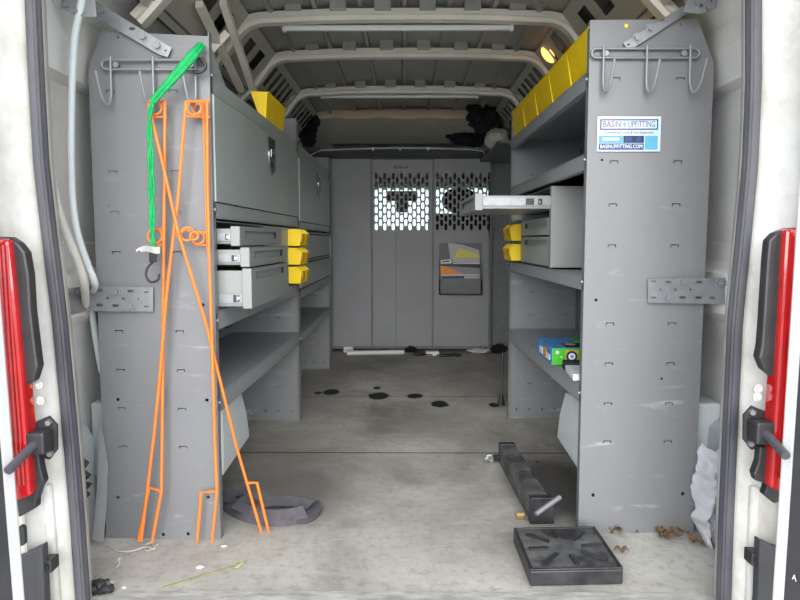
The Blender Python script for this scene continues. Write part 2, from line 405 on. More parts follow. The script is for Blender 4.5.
# cab headliner and the trim strip across the roof
b = MB()
hp = smoothpts([(5.30, 1.90), (5.40, 1.872), (5.62, 1.86), (5.84, 1.835), (5.98, 1.80)], 6)
hp = [(p[0], p[1]) for p in [(q.x, q.y) for q in smoothpts([(a, c, 0) for a, c in [(5.34, 1.905), (5.42, 1.885), (5.62, 1.865), (5.84, 1.835), (5.98, 1.80)]], 5)]]
b.prism(hp + [(7.3, 1.78), (7.3, 1.84), (5.9, 1.98), (5.34, 1.98)], 'x', -.98, .98)
struct(b.build('trim_6', 'headliner'), 'grey cab headliner')
b = MB(); n = 56
prof2 = [(x := -.72 + 1.44 * i / n, 1.902 + .010 * abs(math.sin(PI * 4 * i / n)) ** 6 if True else 0) for i in range(n + 1)]
b.prism([(x, z - .010) for x, z in prof2] + [(.72, 1.958), (-.72, 1.958)], 'y', 5.29, 5.335)
struct(b.build('trim_7', 'brown_trim'), 'light brown trim strip at the edge of the headliner')

# front of the van: cab body, dashboard, windscreen
b = MB(); b.box(-1.05, 1.05, 7.28, 7.36, -.05, 1.0); b.box(-1.05, -.93, 7.1, 7.34, .95, 1.7); b.box(.93, 1.05, 7.1, 7.34, .95, 1.7)
struct(b.build('wall_front', 'dark_trim'), 'cab bulkhead and screen frame')
struct(MB().box(-1.05, 1.05, 7.1, 7.36, 1.52, 1.9).build('trim_16', 'headliner'), 'pale header above the windscreen')
struct(MB().box(-.95, .95, 7.30, 7.306, .98, 1.62).build('window_1', 'glass'), 'windscreen')
struct(MB().prism([(6.75, .55), (6.72, .98), (6.85, 1.07), (7.27, 1.0), (7.27, .55)], 'x', -.96, .96).build('trim_8', 'dark_trim', bev=.02), 'dashboard')

# ------------------------------------------------------------------ rear door frame
SEALL = [(0, 33), (80, 36.5), (165, 41.5), (240, 50), (320, 60), (440, 71), (520, 77.5), (600, 83)]
SEALR = [(0, 753.5), (80, 753.5), (165, 750), (240, 743), (320, 735), (440, 729.5), (520, 726), (600, 723.5)]
YS = 1.70
def seal_x(tab):
    pts = [at(px, py, YS) for py, px in tab]
    t = [(p.z, p.x) for p in pts]
    return lambda z: interp(t, z)
SX = {-1: seal_x(SEALL), 1: seal_x(SEALR)}
zl = [-.30 + .1 * i for i in range(24)]
def loft(prof_fn, zs, closed=True):
    b = MB(); rings = [[b.bm.verts.new((x, y, z)) for x, y in prof_fn(z)] for z in zs]
    n = len(rings[0])
    for A, B in zip(rings, rings[1:]):
        for j in range(n if closed else n - 1): b.bm.faces.new((A[j], A[(j + 1) % n], B[(j + 1) % n], B[j]))
    if closed: b.bm.faces.new(rings[0][::-1]); b.bm.faces.new(rings[-1])
    b.sm = True; return b
for sg in (-1, 1):
    s = SX[sg]
    def prof(z):
        q = [(-.002, 1.735), (.004, 1.705), (.022, 1.69), (.030, 1.665), (.050, 1.655), (.060, 1.62), (.072, 1.612), (.076, 1.60), (.30, 1.585), (.30, 1.80), (.13, 1.86), (.02, 1.80)]
        return [(s(z) + sg * dx, y) for dx, y in q]
    struct(loft(prof, zl).build('wall_rear_left' if sg < 0 else 'wall_rear_right', 'jamb_paint'), 'white painted rear door pillar')
    def sp(z):
        return [(s(z) + .019 * math.cos(a) * (1 if abs(math.cos(a)) < .9 else .95), 1.70 + .020 * math.sin(a)) for a in [2 * PI * i / 14 for i in range(14)]]
    b = loft(sp, [-.28 + .04 * i for i in range(56)])
    # lip groove of the seal
    b2 = loft(lambda z: [(s(z) - sg * .012 + .0045 * math.cos(a), 1.684 + .006 * math.sin(a)) for a in [2 * PI * i / 8 for i in range(8)]], [-.28 + .08 * i for i in range(28)])
    root = b.build('door_seal', 'rubber'); tag(root, 'black rubber seal down the %s edge of the rear opening' % ('left' if sg < 0 else 'right'), 'rubber seal')
    b2.build('seal_lip', 'rubber', root)
    # raised pressing on the lower pillar
    struct(loft(lambda z: [(s(z) + sg * dx, y) for dx, y in [(.034, 1.668), (.036, 1.648), (.056, 1.640), (.063, 1.655)]], [-.28, -.1, .1, .30, .36]).build('trim_20' if sg < 0 else 'trim_21', 'jamb_paint', bev=.006), 'raised pressing low on the rear pillar')
    struct(loft(lambda z: [(s(z) + sg * dx, y) for dx, y in [(.0745, 1.606), (.0745, 1.598), (.080, 1.597), (.080, 1.605)]], [.0, .5, .94, 1.06, 1.7]).build('trim_24' if sg < 0 else 'trim_25', 'primer'), 'seam line down the rear pillar')
# roof end header above the opening
struct(MB().box(-1.1, 1.1, 1.60, 1.72, 1.86, 2.06).build('wall_rear_top', 'jamb_paint'), 'rear header above the opening')

# ------------------------------------------------------------------ partition
YP = 5.9
def PP(px, py): p = at(px, py, YP); return (p.x, p.z)
x0, zt = PP(330, 159); x1, zb = PP(492, 347)
root = bpy.data.objects.new('partition', None); C.objects.link(root); tag(root, 'grey steel partition closing off the cab, with two windows of punched slots', 'partition')
def perf(pxa, pxb, pya, pyb, n, rows):
    (xa, za), (xb, zb_) = PP(pxa, pya), PP(pxb, pyb); pitch = (xb - xa) / n; rh = (za - zb_) / rows; hs = []
    for i in range(n):
        for j in range(rows if i % 2 == 0 else rows - 1):
            z = za - rh * (j + .5 + (0 if i % 2 == 0 else .5)); hs.append(slot(xa + pitch * (i + .5), z, pitch * .74, rh * .86, 3))
    return hs
lx0, lx1 = PP(330, 0)[0], PP(370, 0)[0]; dx0, dx1 = PP(372, 0)[0], PP(433, 0)[0]; rx0, rx1 = PP(435, 0)[0], PP(492, 0)[0]
MB().box(lx0, lx1, YP - .012, YP + .012, zb, zt).build('side_panel', 'partition_grey', root, bev=.003)
dr = MB().plate([(dx0, zb), (dx1, zb), (dx1, zt - .01), (dx0, zt - .01)], perf(374, 429, 172, 231, 13, 7), .02, XZ(YP)).build('partition_door', 'partition_grey', root)
pr_ = MB().plate([(rx0, zb), (rx1, zb), (rx1, zt), (rx0, zt)], perf(435.5, 490.5, 172, 231, 13, 7), .02, XZ(YP)).build('window_panel', 'partition_grey', root)
b = MB()
for xa in (lx1, dx1): b.box(xa - .001, xa + .017, YP - .004, YP + .03, zb, zt)
b.build('seam_post', 'deep_grey', root)
mx_ = PP(396, 0)[0]
MB().box(mx_ - .003, mx_ + .003, YP - .013, YP - .009, zb, PP(0, 233)[1]).build('door_crease', 'deep_grey', root)
p = PP(401, 167); MB().box(p[0] - .06, p[0] + .06, YP - .014, YP - .009, p[1] - .012, p[1] + .010).build('name_plate', 'black_plastic', root)
MB().box(p[0] - .05, p[0] + .05, YP - .016, YP - .0139, p[1] - .004, p[1] + .004).build('plate_strip', 'zinc', root)
b = MB()
for px, py in ((423, 240), (430, 202), (373, 202), (436, 202)):
    q = PP(px, py); b.cyl((q[0], YP - .015, q[1]), .008, .01, 'y', 10)
b.build('rivet', 'zinc', root)
MB().box(lx0 - .01, rx1 + .01, YP - .03, YP + .02, zb - .012, zb + .006).build('bottom_rail', 'deep_grey', root)
# frame and flanks of the partition
b = MB(); b.box(-1.03, lx0 - .002, YP + .1, YP + .13, 0, 1.80); b.box(rx1 + .002, 1.03, YP + .1, YP + .13, 0, 1.80); b.box(lx0 - .02, lx0 - .002, YP - .01, YP + .13, 0, 1.72); b.box(rx1 + .002, rx1 + .02, YP - .01, YP + .13, 0, 1.72)
b.build('side_frame', 'deep_grey', root)
# overhead shelf with rail above the partition
root = thing('overhead_shelf', 'dark grey overhead shelf with a thin white rail above the partition', 'shelf', (0, 5.86, 1.66))
zr = at(400, 149, 5.84).z
def shf(u, v):
    x = -.80 + 1.6 * u; d = .05 * (1 - (2 * u - 1) ** 2)
    y, z = [(.04, 0), (-.01, .025), (-.035, .055), (-.03, zr - 1.66 - .005)][int(round(v * 3))]
    return (x, y - d * .4, z)
MB().grid(shf, 20, 3, .01).build('shelf_front', 'deep_grey', root)
MB().box(-.98, .98, .03, .45, .04, .06).build('shelf_floor', 'deep_grey', root)
rp = smoothpts([at(309, 156, 5.84) - root.location, at(319, 151, 5.80) - root.location, at(330, 150, 5.78) - root.location, at(400, 148, 5.76) - root.location, at(475, 150, 5.78) - root.location, at(484, 155, 5.82) - root.location], 6)
MB().tube(rp, .005, 8).build('rail', 'light_bar', root)
for px in (373, 400, 428): q = at(px, 149, 5.765) - root.location; MB().box(q.x - .008, q.x + .008, q.y - .01, q.y + .01, q.z - .012, q.z + .014).build('rail_clip', 'light_bar', root)

# ================================================================== SHELVING
SLZ = [1.43 - .125 * i for i in range(11)]
def panel_mesh(outer, colx, zs, rounds=(), skip=()):
    holes = [];
    for z in zs:
        for x in colx: holes.append(rect(x, z, .026, .0065))
    for x, z, r in rounds: holes.append(circ(x, z, r))
    return outer, holes
def end_panel(root, outer, holes, y, back=1, fx=0, th=.003, side=-1, flange=.028, marks=()):
    """folded sheet panel: face with punched slots and a return flange on the aisle edge"""
    o = MB().plate(outer, holes, th, XZ(y))
    zs_ = [p[1] for p in outer]
    o.box(fx - (.003 if side < 0 else 0), fx + (0 if side < 0 else .003), y, y + flange * back, min(zs_), max(zs_) - .004)
    ob = o.build('end_panel', 'grey', root)
    return ob
# ---- left rear unit (nearest)
A1 = -math.atan(.036 / 1.47)
def unit_fr(o, x, y, a):
    """world point -> local"""
    d = Vector((x - o[0], y - o[1])); c, s_ = math.cos(-a), math.sin(-a); return (d.x * c - d.y * s_, d.x * s_ + d.y * c)
O1 = (-.598, 2.13)
U1 = thing('shelving_unit', 'tall grey steel shelving unit nearest on the left, orange stakes hanging on its end', 'shelving unit', (O1[0], O1[1], 0), A1)
holes = []
for z in [1.425, 1.18, 1.055, .93, .68, .555, .43, .305]:
    for x in (-.31, -.115): holes.append(uslit(x, z))
for px, py in ((108, 206), (203, 305), (117, 498), (208, 497), (163, 535), (188, 534), (117, 400), (207, 400), (117, 37)):
    p = at(px, py, 2.13); holes.append(circ(p.x - O1[0], p.z, .0055 if py > 300 else .004))
outer1 = [(-.377, 0), (0, 0), (0, 1.588), (-.330, 1.606), (-.374, 1.503)]
end_panel(U1, outer1, holes, 0, fx=0)
MB().box(-.377, -.374, .0, .028, 0, 1.5).build('flange', 'grey', U1)
U1L = 1.47
oo = [(-.40, 0), (0, 0), (0, 1.60), (-.33, 1.60), (-.40, 1.50)]
hh = [uslit(x, z) for z in SLZ for x in (-.30, -.12)] + [circ(x, .05, .005) for x in (-.33, -.26, -.19, -.12, -.05)]
end_panel(U1, oo, hh, U1L, back=-1)
def shelf(root, y0, y1, ztop, lip, depth=.36, name='shelf', side=-1, m='shelf_grey', f=0):
    b = MB()
    xa, xb = (f - depth, f) if side < 0 else (f, f + depth)
    b.box(xa, xb, y0, y1, ztop - .006, ztop - .003)
    fx0, fx1 = (f - .002, f) if side < 0 else (f, f + .002)
    b.box(fx0, fx1, y0, y1, ztop - lip, ztop)
    b.box(min(f, f + side * .02), max(f, f + side * .02), y0, y1, ztop - lip, ztop - lip + .002)
    bx = f + side * depth; b.box(min(bx, bx - side * .002), max(bx, bx - side * .002), y0, y1, ztop - lip, ztop + .03)
    return b.build(name, m, root)
shelf(U1, .004, U1L - .004, .482, .066)
shelf(U1, .004, U1L - .004, .745, .062)
def bolts(root, pts, r=.006, ax='x', name='bolt'):
    for p in pts: MB().cyl(p, r, .007, ax, 10).build(name, 'zinc', root)
bolts(U1, [(.004, .012, 1.475), (.004, .012, 1.065), (.004, .012, .715), (.004, .012, .45), (.004, U1L - .012, 1.57), (.004, U1L - .012, .72), (.004, U1L - .012, .45), (.004, U1L - .012, .2), (-.07, U1L + .005 - .012, 1.54)])
# triangular gusset at the top of the near end, behind the panel
MB().prism([(.03, 1.475), (.03, 1.575), (.10, 1.575), (.26, 1.475)], 'x', -.022, -.019).build('gusset', 'cabinet_grey', U1)

def cabinet(root, y0, y1, z0, z1, latch_y, depth=.34, door=(1.09, 1.42)):
    b = MB()
    t = .002
    b.box(-depth, 0, y0, y0 + t, z0, z1); b.box(-depth, 0, y1 - t, y1, z0, z1); b.box(-depth, 0, y0, y1, z0, z0 + t); b.box(-depth, -depth + t, y0, y1, z0, z1)
    b.box(-depth, 0, y0, y1, door[1] + .003, door[1] + .006)
    b.box(-.002, 0, y0, y1, door[1] + .003, z1); b.box(-.002, 0, y0, y1, z0, door[0] - .003)
    b.box(-.004, -.001, y0, y0 + .008, z0, z1); b.box(-.004, -.001, y1 - .008, y1, z0, z1)
    b.box(-.02, 0, y0, y1, z0 - .002, z0)
    b.build('body', 'cabinet_grey', root)
    d = MB().box(-.001, .006, y0 + .012, y1 - .012, door[0], door[1]).build('door', 'cabinet_grey', root, bev=.002)
    la = MB().plate([(latch_y - .060, 1.275), (latch_y, 1.245), (latch_y + .060, 1.275), (latch_y + .060, 1.40), (latch_y - .060, 1.40)], [rect(latch_y, 1.345, .07, .05)], .006, YZ(.010)).build('latch', 'chrome', d)
    MB().box(.006, .0085, latch_y - .04, latch_y + .04, 1.315, 1.372).build('latch_recess', 'dark_hole', la); MB().box(.0085, .013, latch_y - .02, latch_y + .02, 1.318, 1.355).build('latch_paddle', 'chrome', la, bev=.002); MB().cyl((.013, latch_y, 1.29), .012, .004, 'x', 12).build('key_lock', 'dark_hole', la)
# storage cabinet in near left unit
LC = thing('storage_cabinet', 'wide grey one-door locker atop the near left shelving, below a lone yellow bin', 'cabinet', (O1[0], O1[1], 0), A1)
p = atx(268, 158, -.585)
cabinet(LC, .006, U1L - .006, 1.040, 1.475, p.y - 2.13)
b = MB().box(-.34, -.002, .008, U1L - .008, 1.46, 1.463); b.build('top_tray', 'cabinet_grey', LC)

# drawer cabinet left
def drawer(root, x, y0, y1, z0, z1, side=1, closed=False, slide_z=None, m='drawer_grey', pull=True):
    """x: world-local X of the front face; box runs back into the cabinet"""
    s_ = side
    back = x - s_ * .36
    b = MB(); t = .0025
    xa, xb = sorted((back, x - s_ * .016))
    b.box(xa, xb, y0 + .012, y0 + .012 + t, z0 + .006, z1 - .008); b.box(xa, xb, y1 - .012 - t, y1 - .012, z0 + .006, z1 - .008); b.box(xa, xb, y0 + .012, y1 - .012, z0 + .006, z0 + .006 + t)
    bx = back; b.box(min(bx, bx + s_ * t), max(bx, bx + s_ * t), y0 + .012, y1 - .012, z0 + .006, z1 - .008)
    d = b.build('drawer', m, root)
    # front with a pressed pull recess
    hy0, hy1 = y0 + .10 * (y1 - y0), y1 - .14 * (y1 - y0); hz = z1 - .026; hh_ = .024
    Mx = YZ(x - s_ * .001)
    fr = MB().plate([(y0, z0), (y1, z0), (y1, z1), (y0, z1)], [rect((hy0 + hy1) / 2, hz, hy1 - hy0, hh_)], .002, Mx)
    fx0, fx1 = sorted((x - s_ * .030, x))
    fr.box(fx0, fx1, y0, y0 + .002, z0, z1); fr.box(fx0, fx1, y1 - .002, y1, z0, z1); fr.box(fx0, fx1, y0, y1, z1 - .002, z1); fr.box(fx0, fx1, y0, y1, z0, z0 + .002)
    fr.build('drawer_front', m, d)
    g0, g1 = sorted((x - s_ * .014, x - s_ * .012))
    MB().box(g0, g1, hy0 - .004, hy1 + .004, hz - hh_ / 2 - .003, hz + hh_ / 2 + .003).build('pull_recess', 'cabinet_grey', d)
    q = sorted((x + s_ * .0, x + s_ * .004)); b = MB(); b.cyl((x + s_ * .001 - s_ * .012, hy0 + .03, hz), .010, .012, 'x', 12); b.build('lock', 'zinc', d)
    if slide_z is not None:
        a_, c_ = sorted((x - s_ * .032, x - s_ * slide_z[2])); zz0, zz1 = slide_z[:2]
        sl = MB().box(a_, c_, y0 + .004, y0 + .011, zz0, zz1).build('slide', 'zinc', d)
        b = MB(); k = 0; w = c_ - a_
        b.box(a_ + w * .80, a_ + w * .86, y0 + .001, y0 + .005, zz0 + .004, zz1 - .004)
        b.box(a_ + w * .62, a_ + w * .74, y0 + .001, y0 + .005, zz0 + .003, zz1 - .003)
        b.build('slide_ball_cage', 'black_plastic', sl)
        MB().cyl((a_ + w * .82, y0 + .003, (zz0 + zz1) / 2), .005, .004, 'y', 10).build('slide_screw', 'chrome', sl)
    return d
DC = thing('drawer_cabinet', 'light grey cabinet on the left with three drawers part way open', 'drawer cabinet', (O1[0], O1[1], 0), A1)
b = MB(); t = .002
ya, yb = .035, .70
b.box(-.35, -.004, ya - t, ya, .748, 1.03); b.box(-.35, -.004, yb, yb + t, .748, 1.03); b.box(-.35, -.004, ya, yb, 1.028, 1.03); b.box(-.35, -.348, ya, yb, .748, 1.03); b.box(-.35, -.004, ya, yb, .748, .75)
b.box(-.010, -.004, yb - .001, yb + .03, .748, 1.03)
b.build('body', 'cabinet_grey', DC)
drawer(DC, .073, ya + .004, yb - .03, .951, 1.014, 1, slide_z=(.967, .992, .075))
drawer(DC, .103, ya + .004, yb - .06, .884, .947, 1, slide_z=(.899, .925, .105))
drawer(DC, .108, ya + .004, yb - .06, .750, .880, 1, slide_z=(.768, .798, .110))

# bin cabinet in the near left unit: frame with three ledges behind the yellow bins
BC = thing('bin_rack', 'grey steel rack holding small yellow bins in the left shelving, right of the drawers', 'bin rack', (O1[0], O1[1], 0), A1)
b = MB(); ya2, yb2 = .74, U1L - .01
b.box(-.25, -.012, ya2, ya2 + .002, .748, 1.03); b.box(-.25, -.012, yb2 - .002, yb2, .748, 1.03); b.box(-.25, -.248, ya2, yb2, .748, 1.03)
for z in (.75, .845, .938, 1.028): b.box(-.25, -.012, ya2, yb2, z - .0015, z)
b.box(-.014, -.010, ya2, 1.238, .748, 1.03)
b.build('body', 'cabinet_grey', BC)

def bin_proto(w, d, h, name='storage_bin', rim=.35, label=True):
    """open hopper bin: local X is outwards, local Y across; origin at the centre of the front foot"""
    r = bpy.data.objects.new(name, None); C.objects.link(r); r.empty_display_size = .04
    b = MB(); t = .0025; fz = h * rim
    # sides: tall at the back, cut away to a low sloping front
    side = [(-d, 0), (-.003, 0), (.006, fz), (-.016, h), (-d, h)] if label else [(-d, 0), (-.008, 0), (.012, fz), (-.012, fz + .002), (-.035, h), (-d, h)]
    for ys in (-w / 2, w / 2 - t): b.prism([(x, z) for x, z in side], 'y', ys, ys + t)
    b.box(-d, -.012, -w / 2, w / 2, 0, t)
    fb, ft = (-.003, .006) if label else (-.012, .0125)
    b.hexa([(fb - .002, -w / 2, 0), (fb, -w / 2, 0), (fb, w / 2, 0), (fb - .002, w / 2, 0), (ft - .0025, -w / 2, fz), (ft, -w / 2, fz), (ft, w / 2, fz), (ft - .0025, w / 2, fz)])
    b.box(-d, -d + t, -w / 2, w / 2, 0, h)
    # rolled rim
    b.box(-d, -d * .34, -w / 2 - .003, -w / 2 + .002, h - .006, h); b.box(-d, -d * .34, w / 2 - .002, w / 2 + .003, h - .006, h)
    b.box(ft - .009, ft + .002, -w / 2, w / 2, fz - .005, fz)
    b.build('bin_body', 'yellow', r, bev=.0012)
    if label: MB().hexa([(.002, -w * .36, fz * .35), (.004, -w * .36, fz * .35), (.004, w * .36, fz * .35), (.002, w * .36, fz * .35), (.004, -w * .36, fz * .85), (.008, -w * .36, fz * .85), (.008, w * .36, fz * .85), (.004, w * .36, fz * .85)]).build('label_holder', 'yellow_dark', r)
    return r
small = bin_proto(.108, .19, .083, rim=.72)
rows = [(.754, 'bottom'), (.848, 'middle'), (.941, 'top')]
first = True
for zi, (z, nm) in enumerate(rows):
    cols = [1.300, 1.412]
    for ci, yl in enumerate(cols):
        o = small if first else copy_tree(small); first = False
        c, s_ = math.cos(A1), math.sin(A1); lx = .050
        o.location = (O1[0] + lx * c - yl * s_, O1[1] + lx * s_ + yl * c, z); o.rotation_euler = (0, 0, A1)
        tag(o, 'small yellow bin, %s of the two in the %s row on the left side' % ('nearer' if ci == 0 else 'farther', nm), 'storage bin', 'small yellow bins on the left')

# ---- left front unit (further in)
O2 = (-.562, 3.605); L2 = 1.47
U2 = thing('shelving_unit', 'grey steel shelving unit on the left next to the partition', 'shelving unit', (O2[0], O2[1], 0), 0)
end_panel(U2, [(p[0] * 1, p[1]) for p in oo], hh, .003, back=1)
o3 = [(-.40, 0), (0, 0), (0, 1.575), (-.33, 1.575), (-.40, 1.48)]
end_panel(U2, o3, hh, L2, back=-1)
shelf(U2, .006, L2 - .004, .470, .052); shelf(U2, .006, L2 - .004, .705, .05)
bolts(U2, [(.004, .016, 1.5), (.004, .016, .44), (.004, L2 - .012, 1.5), (.004, L2 - .012, .68), (.004, L2 - .012, .44)])
c2 = thing('storage_cabinet', 'grey one-door locker atop the far left shelving, next to the partition', 'cabinet', (O2[0], O2[1], 0), 0)
cabinet(c2, .008, L2 - .006, 1.03, 1.475, .82, door=(1.07, 1.40))
d2 = thing('drawer_cabinet', 'dark grey cabinet with two wide plain drawers, low in the far left shelving', 'drawer cabinet', (O2[0], O2[1], 0), 0)
MB().box(-.34, -.004, .01, L2 - .008, .708, 1.02).build('body', 'deep_grey', d2)
for z0, z1 in ((.865, 1.012), (.712, .855)):
    d = MB().box(-.003, .008, .014, L2 - .012, z0, z1).build('drawer', 'cabinet_grey', d2, bev=.003)
    MB().box(.0075, .0095, .03, L2 - .03, z1 - .014, z1 - .006).build('drawer_pull', 'dark_hole', d)
MB().box(.006, .012, L2 - .04, L2 - .03, .85, .98).build('lock_bar', 'zinc', d2)

# ---- right unit
O3 = (.576, 2.19); A3 = math.atan(.017 / 1.46); L3 = 1.46
U3 = thing('shelving_unit', 'tall grey steel shelving unit on the right with a blue sticker on its end', 'shelving unit', (O3[0], O3[1], 0), A3)
def loc3(px, py):
    p = at(px, py, 2.19); return (p.x - O3[0], p.z)
holes = []
for py in (79, 162, 205, 246, 324, 364, 404, 442):
    for px0, px1, in ((607, 668),):
        z = loc3(600, py)[1]
        holes.append(uslit(loc3(interp([(79, 616), (442, 607)], py), py)[0], z)); holes.append(uslit(loc3(interp([(79, 681), (442, 668)], py), py)[0], z))
for px, py, r in ((596, 300, .005), (593, 495, .006), (612, 532, .006), (637, 532, .006), (663, 532, .006), (683, 494, .006), (602, 160, .004), (662, 379, .004), (680, 24, .004)):
    x, z = loc3(px, py); holes.append(circ(x, z, r))
outer3 = [(0, 0), (0.385, 0), (.392, 1.52), (.335, 1.655), (0, 1.652)]
end_panel(U3, outer3, holes, 0, fx=0, side=1)
MB().box(.382, .385, 0, .028, 0, 1.5).build('flange', 'grey', U3)
oo3 = [(0, 0), (.40, 0), (.40, 1.52), (.33, 1.652), (0, 1.652)]
hh3 = [uslit(x, z) for z in [.94, .815, .69, .565, .44, .315, .19, 1.065, 1.19, 1.31] for x in (.12, .30)] + [circ(x, .05, .005) for x in (.05, .12, .19, .26, .33)]
end_panel(U3, oo3, hh3, L3, back=-1, side=1)
shelf(U3, .004, L3 - .004, 1.500, .055, .36, side=1)
shelf(U3, .004, L3 - .004, 1.245, .052, .36, side=1)
shelf(U3, .004, L3 - .004, .857, .050, .38, side=1)
shelf(U3, .004, L3 - .004, .497, .060, .38, side=1)
MB().box(.36, .362, .004, L3 - .004, .497, 1.53).build('back_panel', 'deep_grey', U3)
bolts(U3, [(-.004, .014, 1.475), (-.004, .014, 1.225), (-.004, .014, .835), (-.004, .014, .47), (-.004, L3 - .012, 1.47), (-.004, L3 - .012, .845), (-.004, L3 - .012, .47)])
MB().cyl((loc3(626, 26)[0], -.003, loc3(626, 26)[1]), .006, .003, 'y', 12).build('yellow_dot', 'yellow', U3)
# drawer cabinet right
R1 = thing('drawer_cabinet', 'light grey cabinet on the right with its top drawer pulled far out', 'drawer cabinet', (O3[0], O3[1], 0), A3)
b = MB(); ya, yb, z0, z1 = .47, 1.14, .862, 1.178
b.box(.004, .34, ya, ya + .002, z0, z1); b.box(.004, .34, yb - .002, yb, z0, z1); b.box(.004, .34, ya, yb, z1 - .002, z1); b.box(.338, .34, ya, yb, z0, z1); b.box(.004, .34, ya, yb, z0, z0 + .002)
b.box(-.004, .006, ya - .001, ya + .03, z0, z1)
b.build('body', 'drawer_grey', R1)
drawer(R1, -.300, ya + .004, yb - .01, 1.085, 1.150, -1, slide_z=(1.103, 1.134, .30))
for zz in ((.99, 1.06), (.866, .984)):
    drawer(R1, .0, ya + .03, yb - .02, zz[0], zz[1], -1, m='cabinet_grey')
# rack + bins behind the drawers
R2 = thing('bin_rack', 'grey steel rack holding small yellow bins in the right shelving', 'bin rack', (O3[0], O3[1], 0), A3)
b = MB(); ya2, yb2 = 1.15, L3 - .008
b.box(.012, .25, ya2, ya2 + .002, .862, 1.17); b.box(.012, .25, yb2 - .002, yb2, .862, 1.17); b.box(.248, .25, ya2, yb2, .862, 1.17)
for z in (.864, .963, 1.07, 1.17): b.box(.012, .25, ya2, yb2, z - .0015, z)
b.build('body', 'cabinet_grey', R2)
for z, nm in ((.867, 'bottom'), (.966, 'upper')):
    for ci, yl in enumerate((1.265, 1.380)):
        o = copy_tree(small); c, s_ = math.cos(A3), math.sin(A3); lx = -.035
        o.location = (O3[0] + lx * c - yl * s_, O3[1] + lx * s_ + yl * c, z); o.rotation_euler = (0, 0, A3 + PI)
        tag(o, 'small yellow bin, %s of the two in the %s row on the right side' % ('nearer' if ci == 0 else 'farther', nm), 'storage bin', 'small yellow bins on the right')

# ---- big yellow bins on the right top shelf
big = bin_proto(.286, .27, .142, 'storage_bin', rim=.93, label=False)
names = ['nearest, beside the end panel', 'second from the nearest', 'middle one', 'second from the farthest', 'farthest one']
for i in range(5):
    o = big if i == 0 else copy_tree(big)
    yl = .16 + .29 * i - .01; c, s_ = math.cos(A3), math.sin(A3); lx = .012
    o.location = (O3[0] + lx * c - yl * s_, O3[1] + lx * s_ + yl * c, 1.503); o.rotation_euler = (0, 0, A3 + PI)
    tag(o, 'large yellow bin on the right top shelf, %s of five' % names[i], 'storage bin', 'large yellow bins on the right top shelf')
bl = bpy.data.objects.new('storage_bin', None); C.objects.link(bl)
b = MB(); t = .003; wl = .18
pf = [(-.03, 0), (0, 0), (.006, .108), (-.064, .112), (-.03, .0)]
for y_ in (-wl, wl - t): b.prism([(-.026, .0), (0, 0), (.008, .108), (-.064, .112)], 'y', y_, y_ + t)
b.hexa([(-.002, -wl, 0), (0, -wl, 0), (0, wl, 0), (-.002, wl, 0), (.006, -wl, .108), (.008, -wl, .108), (.008, wl, .108), (.006, wl, .108)])
b.hexa([(-.026, -wl, 0), (-.024, -wl, 0), (-.024, wl, 0), (-.026, wl, 0), (-.064, -wl, .112), (-.062, -wl, .112), (-.062, wl, .112), (-.064, wl, .112)])
b.box(-.026, 0, -wl, wl, 0, .003); b.box(.004, .014, -wl, wl, .103, .108)
b.build('bin_body', 'yellow', bl, bev=.001)
bl.location = (-.574, 3.06, 1.474); bl.rotation_euler = (0, 0, A1); tag(bl, 'lone large yellow bin standing on the left locker top', 'storage bin')

# ================================================================== HOOK RAILS
def hook_rail(name, label, xs, zc, x0, x1, y, side):
    """closed wire rail with three J hooks, in front of an end panel"""
    r = thing(name, label, 'hook rail', ((x0 + x1) / 2, y, zc)); o = r.location
    h = .014; pts = []
    for cx, a0 in ((x1 - h, -PI / 2), (x0 + h, PI / 2)):
        for i in range(9): a = a0 + PI * i / 8; pts.append((cx + h * math.cos(a) - o.x, -.010, h * math.sin(a)))
    MB().tube(pts, .0042, 8, closed=True).build('rail', 'grey_wire', r)
    for hx, dx, n2, tall in xs:
        a = Vector((hx - o.x, -.016, .022)); 
        p = smoothpts([a, a + Vector((0, -.002, -.05)), a + Vector((dx * .02, -.004, -.118)), a + Vector((dx * .25, -.018, -.146)), a + Vector((dx * .6, -.036, -.132)), a + Vector((dx * .85, -.048, -.09)), a + Vector((dx * 1.0, -.056, -.055))], 6)
        MB().tube(p, .0042, 8).build('hook', 'grey_wire', r)
    for sx in n_screws:
        MB().cyl((sx - o.x, -.006, 0), .009, .012, 'y', 12).build('screw', 'zinc', r)
    return r
def X2(px, y): return at(px, 200, y).x
YL = 2.126; n_screws = [at(117, 65, YL).x, at(192, 65, YL).x]
hook_rail('hook_rail', 'grey wire rail with three hooks on the left end panel, holding the orange stakes', [(at(113, 70, YL).x, -.022, 0, 0), (at(155, 70, YL).x, -.020, 0, 0), (at(197, 70, YL).x, -.022, 0, 0)], at(150, 65.5, YL).z, at(103, 65, YL).x, at(206, 65, YL).x, YL, -1)
YR = 2.186; n_screws = [at(605, 53, YR).x, at(683, 52, YR).x]
hook_rail('hook_rail', 'grey wire rail with three empty hooks on the right end panel', [(at(602, 60, YR).x, .018, 0, 0), (at(645, 60, YR).x, .020, 0, 0), (at(688, 60, YR).x, .028, 0, 0)], at(645, 54, YR).z, at(591, 53, YR).x, at(698, 53, YR).x, YR, 1)

